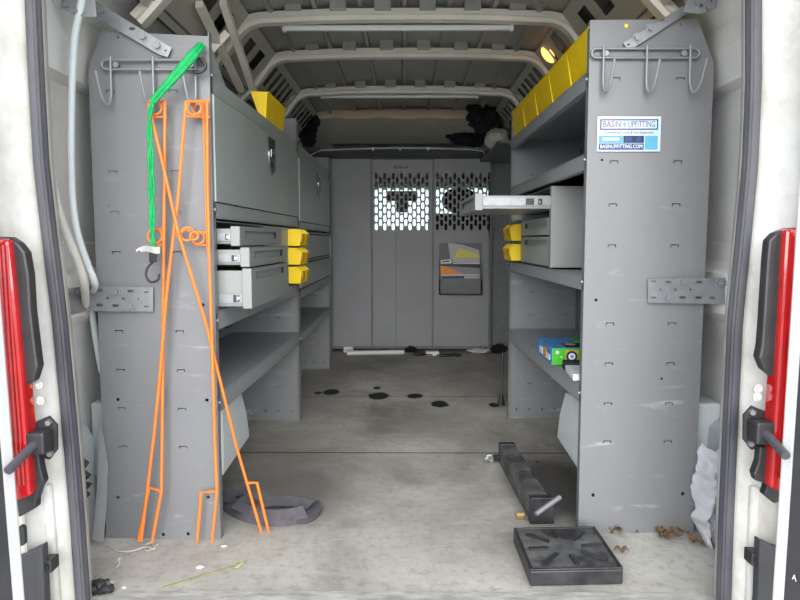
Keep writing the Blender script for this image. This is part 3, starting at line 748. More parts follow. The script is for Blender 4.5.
# ================================================================== ORANGE STAKES
def W(px, py, y): return at(px, py, y)
def ring(c, r, n=16, tilt=0): return [c + Vector((r * math.cos(2 * PI * i / n), tilt * math.sin(2 * PI * i / n), r * math.sin(2 * PI * i / n))) for i in range(n)]
def stake(label, line, loops, extras, y0, fork=None, r=.0050):
    pts = [W(px, py, yy) for px, py, yy in line]
    o = thing('wire_stake', label, 'wire stake', pts[-1], 0, 'orange wire stakes'); c = Vector(o.location)
    MB().tube([p - c for p in pts], r, 8).build('shaft', 'orange', o)
    for px, py, rr, yy in loops: MB().tube([q - c for q in ring(W(px, py, yy), rr, 18, .004)], .0034, 6, closed=True).build('loop', 'orange', o)
    for seg in extras: MB().tube([W(px, py, yy) - c for px, py, yy in seg], .0034, 6).build('cross_wire', 'orange', o)
    if fork: MB().tube([W(px, py, yy) - c for px, py, yy in fork], r, 8).build('fork', 'orange', o)
    return o
y = 2.085
stake('orange wire stake hanging straight down from the middle hook', [(165, 101, y), (164.5, 180, y), (163.5, 270, y), (162.5, 400, y), (161.5, 491, y - .01), (152, 542, y - .02)],
      [(155, 108, .020, y), (155, 236, .022, y)], [[(148, 101, y), (167, 101.5, y)], [(150, 117, y), (167, 117, y)], [(151, 101, y), (150, 117, y)], [(155, 229, y), (163, 229, y)], [(157, 245, y), (163, 245, y)]], y, [(161.5, 491, y - .01), (149, 487.5, y - .01), (138.5, 541, y - .02)])
y = 2.072
stake('orange wire stake leaning left from the right hook, crossing the straight ones', [(186, 102, y), (183.5, 130, y), (178, 200, y), (170.5, 260, y), (166, 300, y), (160.5, 370, y), (154.5, 430, y), (147.5, 489, y), (141, 541, y - .01)],
      [(194, 108, .021, y), (187, 234, .020, y)], [[(186, 101.5, y), (202, 101.5, y)], [(184, 116.5, y), (200, 116.5, y)], [(176, 236, y), (186, 229, y), (191, 232, y)]], y, None)
y = 2.100
stake('orange wire stake hanging straight down at the right edge of the left panel', [(207, 101, y), (207.5, 180, y), (209, 250, y), (212, 340, y), (214.5, 430, y), (217, 491, y - .005), (212, 542, y - .01)],
      [(198, 109, .016, y), (198, 238, .019, y)], [[(191, 101, y), (210, 101, y)], [(191, 117, y), (210, 117, y)], [(203, 101, y), (205, 160, y), (207.5, 250, y)], [(193, 233, y), (209, 233, y)], [(195, 245, y), (209, 245, y)]], y, [(217, 491, y - .005), (201.5, 492, y - .005), (197, 542, y - .01)])
# the long one leaning across to the floor
pf1, pf2 = atz(268, 531), atz(260, 532)
y = 2.060
dl = [(151, 116, y), (163, 165, y), (178, 232, y), (189, 268, y), (205, 320, y), (220, 380, y - .005), (236, 445, y - .012), (247, 483, y - .02), (261, 531, y - .03)]
# its tip reaches the floor in front of the strap
yt = atz(261, 531).y
dl = [(px, py, 2.060 + (yt - 2.060) * max(0, (py - 250) / 281)) for px, py, _ in dl]
stake('long orange wire stake leaning diagonally across the left panel down to the floor', dl, [(194, 236, .012, 2.058)], [[(148, 103, 2.06), (151, 116, 2.06)]], y,
      [(247, 483, dl[-2][2]), (257, 482.5, dl[-2][2]), (268.5, 531, yt)])

# ================================================================== GREEN BUNGEE CORD
g = thing('bungee_cord', 'bright green elastic cord with a black hook, hanging from the left hook rail', 'bungee cord', W(155, 240, 2.05)); c = Vector(g.location)
yy = 2.045
top = [(201, 44, 2.10), (190, 57, 2.06), (176, 73, 2.05), (160, 91, 2.05), (151, 101, 2.05)]
b = MB(); b.tube([W(*q) - c for q in top], [.009, .013, .011, .009, .006], 10); b.tube([W(px + 3, py + 2, q) - c for px, py, q in top], [.006, .009, .008, .006, .005], 8)
b.build('cord_bundle', 'green_cord', g)
b = MB()
for k in range(3):
    pts = smoothpts([W(151 + k, 100, 2.05), W(148.5 + k * 1.2, 125, 2.048), W(149 + k * 2, 165, 2.045), W(150 + k * 1.8, 205, 2.045), W(151.5 + k * 1.2, 248, 2.045)], 8)
    b.tube([p - c + Vector((.0018 * math.sin(i * 1.1 + k * 2.1), .002 * math.cos(i * 1.1 + k * 2.1), 0)) for i, p in enumerate(pts)], .0040, 8)
b.build('cord', 'green_cord', g)
MB().tube([W(198 + 7.5 * math.cos(a), 65.5 + 7 * math.sin(a), 2.09) - c for a in [(-2.2 + 3.9 * i / 16) * -1 for i in range(17)]] + [], .005, 8).build('upper_hook', 'black_plastic', g)
MB().hexa([tuple(W(px, py, y_) - c) for px, py, y_ in ((149, 262, 2.05), (157, 262, 2.05), (157, 262, 2.035), (149, 262, 2.035), (149, 249, 2.055), (158, 249, 2.055), (158, 249, 2.03), (149, 249, 2.03))]).build('hook_head', 'black_plastic', g, bev=.003)
MB().tube([p - c for p in smoothpts([W(153, 262, 2.042), W(147.5, 268, 2.042), W(146, 275, 2.042), W(149, 281, 2.042), (W(154, 282, 2.042)), W(158.5, 279, 2.042), W(159, 274, 2.042)], 6)], .0036, 8).build('lower_hook', 'black_plastic', g)
MB().grid(lambda u, v: tuple(W(136 + 24 * u, 249.5 - 5 * u - 2 * math.sin(u * 5) + v * (5 + 2 * u) * (1 if u > .2 else .5), 2.03 + .012 * math.sin(u * 6)) - c), 14, 3, .0008).build('paper_tag', 'paper', g)

# ================================================================== BRACKETS
def bracket(label, quad, y, holes, bolts_, fold, th=.004):
    o = thing('mounting_bracket', label, 'bracket', at(sum(q[0] for q in quad) / len(quad), sum(q[1] for q in quad) / len(quad), y)); c = Vector(o.location)
    P = lambda px, py: (at(px, py, y).x - c.x, at(px, py, y).z - c.z)
    hs = []
    for px, py, w, h in holes:
        x, z = P(px, py); hs.append(slot(x, z, w, h))
    MB().plate([P(*q) for q in quad], hs, th, XZ(-.002)).build('bracket_plate', 'galvanised', o)
    for q in bolts_:
        x, z = P(*q); b = MB(); b.cyl((x, -.008, z), .0105, .010, 'y', 6); b.cyl((x, -.004, z), .015, .003, 'y', 14); b.build('bolt', 'zinc', o)
    if fold: MB().hexa(fold(P, c)).build('wall_flange', 'galvanised', o)
    return o
yb_ = 2.120
hl = [(160 * .25 + 60, 290, .020, .009), (131, 291, .020, .009), (147, 292, .016, .004), (108, 298, .008, .008), (124, 298.5, .007, .007), (139, 299, .006, .006), (100, 305, .020, .009), (116, 305.5, .020, .009), (147, 306.5, .016, .004)]
def fold1(P, c):
    (xa, za), (xb, zb_) = P(86, 286), P(86, 311)
    return [(xa, -.006, zb_), (xa, -.002, zb_), (xa - .008, -.13, zb_ - .004), (xa - .012, -.13, zb_ - .004), (xa, -.006, za), (xa, -.002, za), (xa - .008, -.13, za - .002), (xa - .012, -.13, za - .002)]
br = bracket('galvanised bracket at mid height bolting the left unit to the van wall', [(86, 286), (153.5, 287), (153.5, 311.5), (86, 311)], yb_, hl, [(116.5, 291.5), (131, 306)], fold1)
b = MB()
cc = Vector(br.location)
for px, py, y_ in ((69, 291, 2.02), (77, 291.5, 2.065)): q = at(px, py, y_) - cc; b.cyl((q.x + .004, q.y, q.z), .009, .012, 'x', 6)
b.build('wall_bolt', 'zinc', br)
yb2_ = 2.178
hr = [(653, 281.5, .016, .004), (668, 282, .018, .006), (699, 282, .020, .009), (660, 289.5, .006, .006), (675, 289.5, .007, .007), (690, 289.5, .008, .008), (653, 297.5, .016, .004), (682, 297.5, .020, .009), (698, 297.5, .020, .009), (712, 297.5, .016, .006)]
def fold2(P, c):
    (xa, za), (xb, zb_) = P(708, 278), P(708, 303)
    return [(xa, -.006, zb_), (xa, -.002, zb_), (xa + .065, .03, zb_ - .004), (xa + .065, .026, zb_ - .004), (xa, -.006, za), (xa, -.002, za), (xa + .065, .03, za - .002), (xa + .065, .026, za - .002)]
br = bracket('galvanised bracket at mid height bolting the right unit to the van wall', [(647.5, 279), (714, 277.5), (714, 304), (647.5, 302.5)], yb2_, hr, [(682, 282), (667.5, 297)], None)
cc = Vector(br.location)
P_ = lambda px, py, y_: at(px, py, y_) - cc
q = [P_(714, 277.5, 2.176), P_(714, 304, 2.176), P_(727, 278, 2.14), P_(727, 304.5, 2.14)]
MB().hexa([(q[1].x, q[1].y, q[1].z), (q[1].x, q[1].y + .004, q[1].z), (q[3].x, q[3].y + .004, q[3].z), (q[3].x, q[3].y, q[3].z), (q[0].x, q[0].y, q[0].z), (q[0].x, q[0].y + .004, q[0].z), (q[2].x, q[2].y + .004, q[2].z), (q[2].x, q[2].y, q[2].z)]).build('wall_flange', 'galvanised', br)
b = MB(); 
for px, py in ((720, 283), (726, 283)): w = P_(px, py, 2.145); b.cyl((w.x, w.y - .002, w.z), .009, .012, 'y', 6)
b.build('wall_bolt', 'zinc', br)
# upper slanting brackets
bracket('slanting galvanised bracket at the top of the left end panel', [(87, -2), (104, 1), (155.5, 29 + 19.5), (170, 50), (169, 57), (118, 29), (88, 13)] if False else [(88, 2), (96, 1.5), (172, 48), (168, 57.5), (160, 55), (88, 13)], 2.118,
        [(132.5, 29, .018, .008), (166, 51, .008, .004)], [(93, 6), (102, 11), (143.5, 37), (158, 46)], None)
bracket('slanting galvanised bracket at the top of the right end panel', [(627, 50), (623, 43), (690, 2), (704, 0), (706, 6), (680, 18), (632, 49)], 2.178,
        [(661.5, 20.5, .016, .007), (628, 45, .010, .004)], [(650, 28.5), (636.5, 38), (688, 1.5)], None)
o = thing('wall_plate', 'punched galvanised plate on the wall at the top left corner', 'metal plate', at(75, 5, 1.95)); c = Vector(o.location)
P = lambda px, py: (at(px, py, 1.95).x - c.x, at(px, py, 1.95).z - c.z)
MB().plate([P(61, 9), (P(61, -12)), P(94, -12), P(97, 17), P(84, 17)], [circ(*P(75, 9), .006), circ(*P(65, 3), .006), circ(*P(83, 12), .006)], .004, XZ(0)).build('plate', 'galvanised', o)
bolts(o, [(P(67, 5)[0], -.006, P(67, 5)[1]), (P(77, 11)[0], -.006, P(77, 11)[1])], .008, 'y')
o = thing('wall_plate', 'punched galvanised plate on the wall at the top right corner', 'metal plate', at(700, 5, 2.11)); c = Vector(o.location)
P = lambda px, py: (at(px, py, 2.11).x - c.x, at(px, py, 2.11).z - c.z)
MB().plate([P(683, 12), P(690, -12), P(718, -12), P(716, 8), P(700, 14)], [circ(*P(701, 6), .006), circ(*P(710, 2), .005)], .004, XZ(0)).build('plate', 'galvanised', o)
bolts(o, [(P(696, 3)[0], -.006, P(696, 3)[1]), (P(708, 8)[0], -.006, P(708, 8)[1])], .008, 'y')

# ================================================================== STICKER
sy = 2.1848
def SP(px, py): p = at(px, py, sy); return p
o = thing('sticker', 'shiny pale blue sticker with dark lettering on the right end panel', 'sticker', SP(628, 133)); c = Vector(o.location)
a_ = SP(597.5, 116.5) - c; d_ = SP(660, 151.5) - c
def srect(name, u0, v0, u1, v1, m, lay):
    x0_ = a_.x + (d_.x - a_.x) * u0; x1_ = a_.x + (d_.x - a_.x) * u1; z0_ = a_.z + (d_.z - a_.z) * v1; z1_ = a_.z + (d_.z - a_.z) * v0
    return MB().box(x0_, x1_, -.0004 * lay - .0004, -.0004 * lay, z0_, z1_).build(name, m, o)
def stext(name, s_, u, v, w, h, m, lay):
    x = a_.x + (d_.x - a_.x) * u; z = a_.z + (d_.z - a_.z) * v
    return MB().text(s_, h * abs(d_.z - a_.z) * 1.35, .0004, Matrix(((1, 0, 0, x), (0, 0, 1, -.0004 * lay), (0, 1, 0, z), (0, 0, 0, 1))), w * (d_.x - a_.x)).build(name, m, o)
srect('sticker_sheet', 0, 0, 1, 1, 'sticker_base', 1)
srect('title_frame', .045, .08, .955, .38, 'sticker_navy', 2); srect('title_field', .065, .115, .935, .345, 'sticker_base', 3)
stext('title_text', 'BASIN', .228, .23, .27, .185, 'sticker_navy', 4); stext('title_text', 'UPFITTING', .695, .23, .42, .185, 'sticker_navy', 4)
bx_, bz_ = a_.x + (d_.x - a_.x) * .425, a_.z + (d_.z - a_.z) * .235
k = .0011
MB().plate([(bx_ + x * k * 3.4, bz_ + z * k * 4) for x, z in ((.8, 3.6), (-1.6, -.3), (-.1, -.3), (-.9, -3.6), (1.6, .5), (.2, .5))], [], .0004, XZ(-.0017)).build('lightning_mark', 'sticker_sky', o)
stext('small_text', 'Commercial Truck & Van Equipment', .5, .455, .78, .085, 'sticker_navy', 3)
srect('phone_field', .03, .55, .41, .755, 'sticker_sky', 2); srect('dark_field', .415, .55, .74, .755, 'sticker_navy', 2); srect('web_field', .03, .77, .74, .95, 'sticker_blue', 2); srect('square_field', .755, .55, .955, .95, 'sticker_sky', 2)
stext('web_text', 'BASINUPFITTING.COM', .385, .86, .66, .115, 'paper', 3.5)
srect('icon_field', .44, .58, .55, .72, 'sticker_blue', 3); srect('icon_field', .62, .58, .70, .72, 'sticker_blue', 3); srect('phone_strip', .09, .61, .35, .69, 'paper', 3)

# ================================================================== GOODS ON THE RIGHT BOTTOM SHELF
o = thing('carton', 'green and blue printed carton lying on the right lower shelf', 'box', (.556, 2.55, .4985), .0); 
w_, l_, h_ = .20, .285, .064
MB().box(0, w_, 0, l_, 0, h_).build('carton_body', 'box_blue', o, bev=.001)
MB().box(.001, w_ - .001, -.0012, .0, .001, h_ - .001).build('end_face', 'box_green', o)
MB().box(.052, .098, -.002, -.001, .010, h_ - .008).build('picture', 'box_orange', o)
MB().cyl((.075, -.003, .033), .021, .0015, 'y', 24).build('picture_ring', 'box_dark', o); MB().cyl((.075, -.0042, .033), .013, .0015, 'y', 24).build('picture_ring', 'box_white', o); MB().cyl((.075, -.0054, .033), .006, .0015, 'y', 20).build('picture_ring', 'box_blue', o)
b = MB(); b.cyl((.020, -.002, .048), .006, .0015, 'y', 14); b.cyl((.036, -.002, .030), .003, .0015, 'y', 10); b.cyl((.108, -.002, .030), .003, .0015, 'y', 10); b.build('spots', 'paper', o)
b = MB(); b.box(-.0015, 0, .03, .10, .012, .034); b.box(-.0015, 0, .17, .23, .014, .04); b.build('side_print', 'box_white', o)
MB().box(-.0016, -.0002, .10, .15, .010, .05).build('side_picture', 'box_orange', o)
b = MB(); b.box(.06, .19, .02, .12, h_, h_ + .0012); b.build('top_print', 'box_dark', o)
b = MB(); b.cyl((.09, .09, h_ + .0014), .022, .002, 'z', 18); b.build('top_disc', 'box_orange', o); MB().box(.13, .198, .15, .27, h_, h_ + .0014).build('top_green', 'box_green', o); MB().cyl((.15, .06, h_ + .0016), .02, .002, 'z', 18).build('top_ring', 'box_blue', o)
o = thing('paper_carton', 'small white and black carton beside the right end panel, in front of the green carton', 'box', (.566, 2.26, .4985), -.08)
MB().box(0, .14, 0, .17, 0, .022).build('carton_body', 'box_white', o, bev=.001)
MB().box(-.001, .10, .172, .235, 0, .030).build('black_block', 'dark_hole', o)

# ================================================================== FLOOR OBJECTS
# black steel stand: square foot plate + tube
fl = [atz(513.5, 529, .047), atz(597, 528.5, .047), atz(623.5, 569, .047), atz(530.5, 571, .047)]
cx = sum((p.x for p in fl)) / 4; cyy = sum((p.y for p in fl)) / 4
o = thing('steel_stand', 'black steel stand lying on the floor, a square foot plate on a long square tube', 'steel stand', (cx, cyy, 0))
c = Vector((cx, cyy, 0)); q = [p - c for p in fl]
w_ = (q[2] - q[3]); dvec = (q[0] - q[3])
P = lambda u, v, z: (q[3].x + w_.x * u + dvec.x * v, q[3].y + w_.y * u + dvec.y * v, z)
def slab(b, u0, u1, v0, v1, z0, z1): return b.hexa([P(u0, v0, z0), P(u1, v0, z0), P(u1, v1, z0), P(u0, v1, z0), P(u0, v0, z1), P(u1, v0, z1), P(u1, v1, z1), P(u0, v1, z1)])
b = MB(); slab(b, 0, 1, 0, 1, .002, .046); plate_ = b.build('foot_plate', 'steel_black', o, bev=.004)
b = MB(); slab(b, .03, .97, .03, .97, .0455, .0475); b.build('worn_top', 'steel_worn', plate_)
b = MB()
for u0, u1, v0, v1 in ((.02, .98, .0, .03), (.02, .98, .97, 1), (0, .03, 0, 1), (.97, 1, 0, 1)): slab(b, u0, u1, v0, v1, .046, .052)
b.build('plate_rim', 'steel_black', plate_, bev=.002)
def bar(b, u0, v0, u1, v1, w, z0, z1):
    a = Vector(P(u0, v0, 0)); e = Vector(P(u1, v1, 0)); d = (e - a).normalized(); s_ = Vector((-d.y, d.x, 0)) * w / 2
    b.hexa([tuple(a - s_ + Vector((0, 0, z0))), tuple(e - s_ + Vector((0, 0, z0))), tuple(e + s_ + Vector((0, 0, z0))), tuple(a + s_ + Vector((0, 0, z0))), tuple(a - s_ + Vector((0, 0, z1))), tuple(e - s_ + Vector((0, 0, z1))), tuple(e + s_ + Vector((0, 0, z1))), tuple(a + s_ + Vector((0, 0, z1)))])
b = MB()
for a0 in range(8):
    an = a0 * PI / 4 + .08; r0 = .20; r1 = .42 if a0 % 2 == 0 else .56
    bar(b, .5 + r0 * math.cos(an), .5 + r0 * math.sin(an), .5 + min(r1, .5) * math.cos(an), .5 + min(r1, .5) * math.sin(an), .012, .0465, .0535)
b.build('plate_groove', 'black_plastic', plate_)  # raised black bars paint in the dark of the radial grooves
# tube, straight along the floor
n0, n1 = atz(531, 524), atz(498.5, 462)
d = (n1 - n0).normalized(); sd = Vector((d.y, -d.x, 0)); wt = .068; ht = .085
nn0 = n0 - c + d * .015; nn1 = n1 - c
def TB(b, s0, s1, a, e, z0, z1):
    A = nn0 + d * a; B_ = nn0 + d * e
    return b.hexa([tuple(A + sd * s0 + Vector((0, 0, z0))), tuple(A + sd * s1 + Vector((0, 0, z0))), tuple(B_ + sd * s1 + Vector((0, 0, z0))), tuple(B_ + sd * s0 + Vector((0, 0, z0))), tuple(A + sd * s0 + Vector((0, 0, z1))), tuple(A + sd * s1 + Vector((0, 0, z1))), tuple(B_ + sd * s1 + Vector((0, 0, z1))), tuple(B_ + sd * s0 + Vector((0, 0, z1)))])
LT = (nn1 - nn0).length
MB_ = MB(); TB(MB_, 0, wt, .0, LT, .001, ht); MB_.build('square_tube', 'steel_worn', o, bev=.004)
MB_ = MB(); TB(MB_, 0, wt, LT - .03, LT + .004, .0, ht + .004); MB_.build('end_collar', 'steel_black', o, bev=.003)
MB_ = MB(); TB(MB_, -.004, wt + .010, -.02, .012, .001, .094); MB_.build('collar', 'steel_black', o, bev=.003)
b = MB(); b.tube([atz(536, 514, .085) - c, atz(560, 497, .125) - c], .009, 8); b.build('pin', 'galvanised', o)
b = MB(); b.cyl(tuple(nn0 + d * (LT - .03) - sd * .012 + Vector((0, 0, .03))), .014, .03, 'x', 6); b.build('nut', 'steel_black', o)
# loose hardware and litter
tag(MB().cyl((0, 0, 0), .012, .026, 'x', 6).build('hex_nut', 'brass'), 'brass coloured nut on the floor beside the black tube, near the foot plate', 'nut').location = atz(523, 519) + Vector((-.01, 0, .012))
tag(MB().blob((0, 0, .02), (.024, .015, .017), 3, .7, 4, 3).build('crumpled_foil', 'galvanised'), 'small crumpled pale scrap on the floor left of the far tube end', 'litter').location = atz(490, 463)
def leafy(name, label, px, py, seed, sz, n=3):
    o = thing(name, label, 'dry leaf', atz(px, py), seed)
    for i in range(n):
        rr = random.Random(seed * 10 + i); a = rr.random() * 6; ox, oy = rr.uniform(-.6, .6) * sz, rr.uniform(-.5, .5) * sz
        def lf(u, v, a=a, ox=ox, oy=oy, k=rr.random() * 5):
            w = math.sin(PI * u) ** .7 * sz * .35 * (v - .5) * (1 + .35 * math.sin(u * 19)); x = (u - .5) * sz * 1.1
            return (ox + x * math.cos(a) - w * math.sin(a), oy + x * math.sin(a) + w * math.cos(a), .006 + .014 * abs(math.sin(u * 5 + k)) + .012 * abs(v - .5))
        MB().grid(lf, 12, 4, .0006).build('leaf_blade', 'leaf', o)
leafy('dry_leaf', 'brown dry leaf by the corner of the foot plate and right panel', 621, 534, 1, .05)
leafy('dry_leaf', 'crumpled brown leaves against the base of the right end panel', 676, 540, 2, .075, 5)
leafy('dry_leaf', 'small brown leaf right of the foot plate', 618, 556, 3, .035, 2)
leafy('dry_leaf', 'brown dry leaf below the white rag', 707, 546, 5, .05, 3)
# tie on the floor
o = thing('cable_tie', 'pale olive cable tie lying on the near floor at the left', 'cable tie', atz(205, 577)); c = Vector(o.location)
a, e = atz(164, 588) - c, atz(236, 567) - c
MB().ribbon([a + Vector((0, 0, .002)), a.lerp(e, .5) + Vector((0, 0, .004)), e + Vector((0, 0, .003))], .012, .002).build('strap', 'olive_tie', o)
b = MB(); b.tube([e + Vector((.010 + .012 * math.cos(t_ * .9), .004 + .016 * math.sin(t_ * 1.1), .006 + .003 * math.sin(t_))) for t_ in range(14)], .0028, 6); b.build('curled_end', 'olive_tie', o)
# thin beige wire by left panel
o = MB().tube(smoothpts([atz(px, py, .004) for px, py in ((108, 545), (118, 551), (132, 551), (145, 547), (155, 549), (151, 543), (144, 546), (148, 551), (158, 544))], 6), .0022, 6).build('wire_scrap', 'hose_warm')
tag(o, 'thin beige wire scrap curled under the left end panel', 'wire')
o = MB().tube(smoothpts([atz(x_, y_, .004) for x_, y_ in ((117, 567), (120, 563), (118, 560), (121, 558))], 5), .002, 6).build('wire_scrap', 'paper'); tag(o, 'tiny pale curled thread on the near floor left', 'wire')
def chip(px, py, sz, label, m='paper', seed=0):
    o = MB().blob((0, 0, sz * .25), (sz, sz * .7, sz * .3), seed, .6, 2.5, 2).build('debris_chip', m); o.location = atz(px, py); tag(o, label, 'debris')
chip(224, 547, .010, 'white chip on the floor right of the left panel foot', seed=1)
chip(200, 568, .012, 'white flat chip on the floor above the cable tie', seed=2)
chip(112, 582, .007, 'tiny white chip on the floor left, nearest the seal', seed=3)
chip(124, 588, .007, 'tiny white chip on the floor beside the seal base', seed=4)
chip(388, 391, .0, 'x') if False else None
chip(484, 433, .012, 'dark crumb on the floor before the far tube end', 'deep_grey', 6) if False else None
chip(537, 462, .010, 'dark round crumb on the floor right of the black tube', 'steel_black', 7)
o = MB().blob((0, 0, .02), (.035, .02, .02), 5, .5, 3, 3).build('rubber_scrap', 'black_plastic'); o.location = atz(97, 594) + Vector((.01, 0, 0)); tag(o, 'black rubber scrap on the floor by the left seal', 'rubber scrap')

# webbing strap
o = thing('webbing_strap', 'dark grey webbing strap looped on the floor at the foot of the orange stake', 'strap', atz(265, 508)); c = Vector(o.location)
def rib(name, pts, w, up): return MB().ribbon([atz(px, py, z) - c for px, py, z in smoothpts([Vector(p) for p in pts], 6)], w, .004, up).build(name, 'webbing', o)
U_ = (0, -.72, .7)
rib('lower_run', [(229, 503, .020), (240, 511, .018), (256, 516.5, .019), (278, 518.5, .020), (298, 515.5, .022), (306, 513, .026)], .060, U_)
rib('upper_run', [(310, 505, .036), (296, 502, .032), (276, 501, .03), (262, 503, .026)], .045, (0, -.45, .9))
rib('end_turn', [(292, 516, .012), (303, 518, .014), (311, 514, .014), (315, 508, .016), (312, 502, .014)], .05, (0, -.3, 1))
rib('left_fold', [(226, 502, .030), (229, 495, .036), (238, 490, .038), (250, 489, .030)], .060, (.1, -.6, .8))
rib('inner_fold', [(237, 510, .030), (245, 502, .034), (254, 498, .028)], .05, (.2, -.6, .8))

# ================================================================== RAG + LEANING SHEETS BESIDE THE UNITS
def ragf(u, v):
    base = at(interp([(0, 700), (.3, 697), (.75, 693), (1, 703)], v) + u * interp([(0, 22), (.3, 27), (.75, 28), (1, 16)], v), 446 + 96 * v, 2.12)
    fold = .022 * math.sin(u * 9 + v * 4) + .03 * noise.noise(Vector((u * 3, v * 5, 2))) + .016 * math.sin(v * 17 + u * 7) + .012 * noise.noise(Vector((u * 9, v * 16, 5)))
    return tuple(base + Vector((.010 * noise.noise(Vector((v * 9, 1 + u, 7))), fold - .05 * math.sin(PI * u), .01 * noise.noise(Vector((u * 8, v * 2, 4))))))
o = MB().grid(ragf, 40, 80, .006).build('white_rag', 'cloth_white')
tag(o, 'crumpled white rag stuffed between the right unit and the wall', 'rag')
# lower wall pressings left and right: wheel-arch corner plates
for sg in (-1, 1):
    X_ = lambda px, py, y_: at(px, py, y_)
    o = MB().grid(lambda u, v, sg=sg: (sg * (1.028 - .05 * math.sin(PI * u) * math.sin(PI * min(1, v * 1.1))), 1.80 + .30 * u, .02 + .40 * v * (1 - .25 * u)), 12, 14, .01).build('trim_30' if sg < 0 else 'trim_31', 'inner_low'); struct(o, 'bulged lower inner panel')
o = MB().grid(lambda u, v: tuple(at(interp([(0, 92), (.5, 93), (1, 98)], v) + u * interp([(0, 14), (.6, 13), (1, 5)], v), 540 - 122 * v, 2.09) + Vector((0, .03 * math.sin(PI * v) - .02 * u, 0))), 6, 24, .006).build('plastic_sheet', 'white_paint')
tag(o, 'pale plastic sheet standing on edge behind the left end panel', 'plastic sheet')
o = thing('spring_clip', 'black zigzag clip on the lower left wall behind the seal', 'clip', at(86, 480, 2.0)); c = Vector(o.location)
MB().tube([at(px, py, 1.98) - c for px, py in ((79, 458), (87, 463), (82, 470), (89, 475), (82, 482), (90, 484), (84, 490), (88, 494), (82, 500), (84, 510))], .008, 8).build('zigzag', 'black_plastic', o)
for sg in (-1, 1):
    xb_ = -.615 if sg < 0 else .60
    pr = [(2.24, .17), (2.64, .19), (2.60, .30), (2.52, .40), (2.40, .425), (2.24, .425)]
    struct(MB().prism(pr, 'x', *sorted((xb_, sg * 1.06))).build('trim_33' if sg < 0 else 'trim_34', 'inner_low', bev=.01), 'pale wheel arch cover under the bottom shelf')
def bulge(u, v):
    px = interp([(0, 78), (.15, 74), (1, 80)], v) + u * interp([(0, 10), (.12, 24), (.5, 22), (1, 22)], v)
    return tuple(at(px, 424 + 118 * v, 2.20) + Vector((0, -.10 * math.sin(PI * min(1, u * .9)) * math.sin(PI * (.15 + .7 * v)) , 0)))
struct(MB().grid(bulge, 10, 20, .008).build('trim_35', 'inner_low'), 'rounded lower panel of the left wall')
def bulge2(u, v):
    px = interp([(0, 716), (.15, 704), (1, 700)], v) + u * interp([(0, 8), (.12, 24), (1, 26)], v)
    return tuple(at(px, 414 + 60 * v, 2.26) + Vector((0, -.08 * math.sin(PI * min(1, u * .9)) * math.sin(PI * (.15 + .7 * v)), 0)))
struct(MB().grid(bulge2, 10, 20, .008).build('trim_36', 'inner_low'), 'rounded lower panel of the right wall')
struct(MB().box(-.93, .93, 1.64, 1.80, .0, .003).build('trim_37', 'sill_scuffed'), 'scuffed edge strip at the rear of the floor')
# tubes on the left
o = MB().tube(smoothpts([at(84, -12, 1.93), at(80, 10, 1.95), at(75, 35, 1.97), at(72.5, 70, 1.98), at(71, 120, 1.98), at(71, 165, 1.98), at(73, 205, 1.99), at(78, 235, 2.0), at(88, 265, 2.03), at(95, 284, 2.06), at(91, 296, 2.17), at(92, 310, 2.18), at(96, 340, 2.19), at(102, 372, 2.20)], 8), [.0105] * 105, 10).build('drain_hose', 'hose')
tag(o, 'pale translucent hose hanging down the left wall in front of the panel', 'hose')
o = MB().tube(smoothpts([at(50, -14, 1.96), at(46, 20, 1.97), at(45, 60, 1.97), at(46, 110, 1.97), at(50, 160, 1.97), at(56, 200, 1.98), at(66, 232, 1.99), at(78, 262, 2.0), at(84, 284, 2.02), at(86, 310, 2.15)], 8), .013, 10).build('cable_sleeve', 'hose_warm')
tag(o, 'off-white sleeved cable along the left pillar, next to the seal', 'cable')

# ================================================================== ROOF FITTINGS
o = thing('strip_light', 'long white strip light on the roof rib nearest the rear doors', 'strip light', (0, 3.07, 1.905))
a, e = at(285, 26, 3.085), at(511, 25, 3.085)
MB().box(a.x, e.x, -.012, .012, -.022, .0).build('tube', 'light_bar', o, bev=.005)
for x in (a.x, e.x): MB().box(x - .008, x + .008, -.014, .014, -.026, .004).build('end_cap', 'light_bar', o, bev=.003)
o = thing('strip_light', 'thin pale strip light on a roof rib deep inside the van', 'strip light', (0, 4.53, 1.905))
a, e = at(322, 96, 4.55), at(477, 94, 4.55)
MB().box(a.x, e.x, -.010, .010, -.014, .004).build('tube', 'light_bar', o, bev=.004)
for x in (a.x, e.x): MB().box(x - .006, x + .006, -.012, .012, -.018, .008).build('end_cap', 'light_bar', o, bev=.003)
def on_rail(px, py, sg=1):
    # point where the sight line meets the sloping roof rail
    p0 = Vector((sg * .665, 0, 1.925)); p1 = Vector((sg * .835, 0, 1.72)); n = Vector((0, 1, 0)).cross(p1 - p0).normalized()
    d = ray(px, py); t = (p0 - Vector((0, 0, H))).dot(n) / d.dot(n); return Vector((0, 0, H)) + d * t
p = on_rail(549, 54)
o = thing('dome_lamp', 'small glowing amber lamp on the right roof rail', 'lamp', p)
dn = Vector((-.77, 0, -.64))
Rm = dn.to_track_quat('Z', 'X').to_matrix().to_4x4()
b = MB(); b.box(-.052, .052, -.030, .030, -.004, .006, Rm); b.build('lamp_base', 'rib_paint', o, bev=.003)
b = MB(); b.blob((0, 0, 0), (1, 1, 1), 0, 0, 1, 3); bmesh.ops.transform(b.bm, matrix=Rm @ Matrix.Translation((0, 0, .006)) @ Matrix.Diagonal((.046, .026, .024, 1)), verts=b.bm.verts); b.build('lamp_lens', 'lamp_glow', o)
p = on_rail(558.5, 41)
b = MB(); b.box(-.045, .045, -.038, .038, -.002, .008, Rm); o = b.build('brown_cover', 'lamp_brown', bev=.004); o.location = p; tag(o, 'dark brown square cover on the right roof rail beside the amber lamp', 'cover')
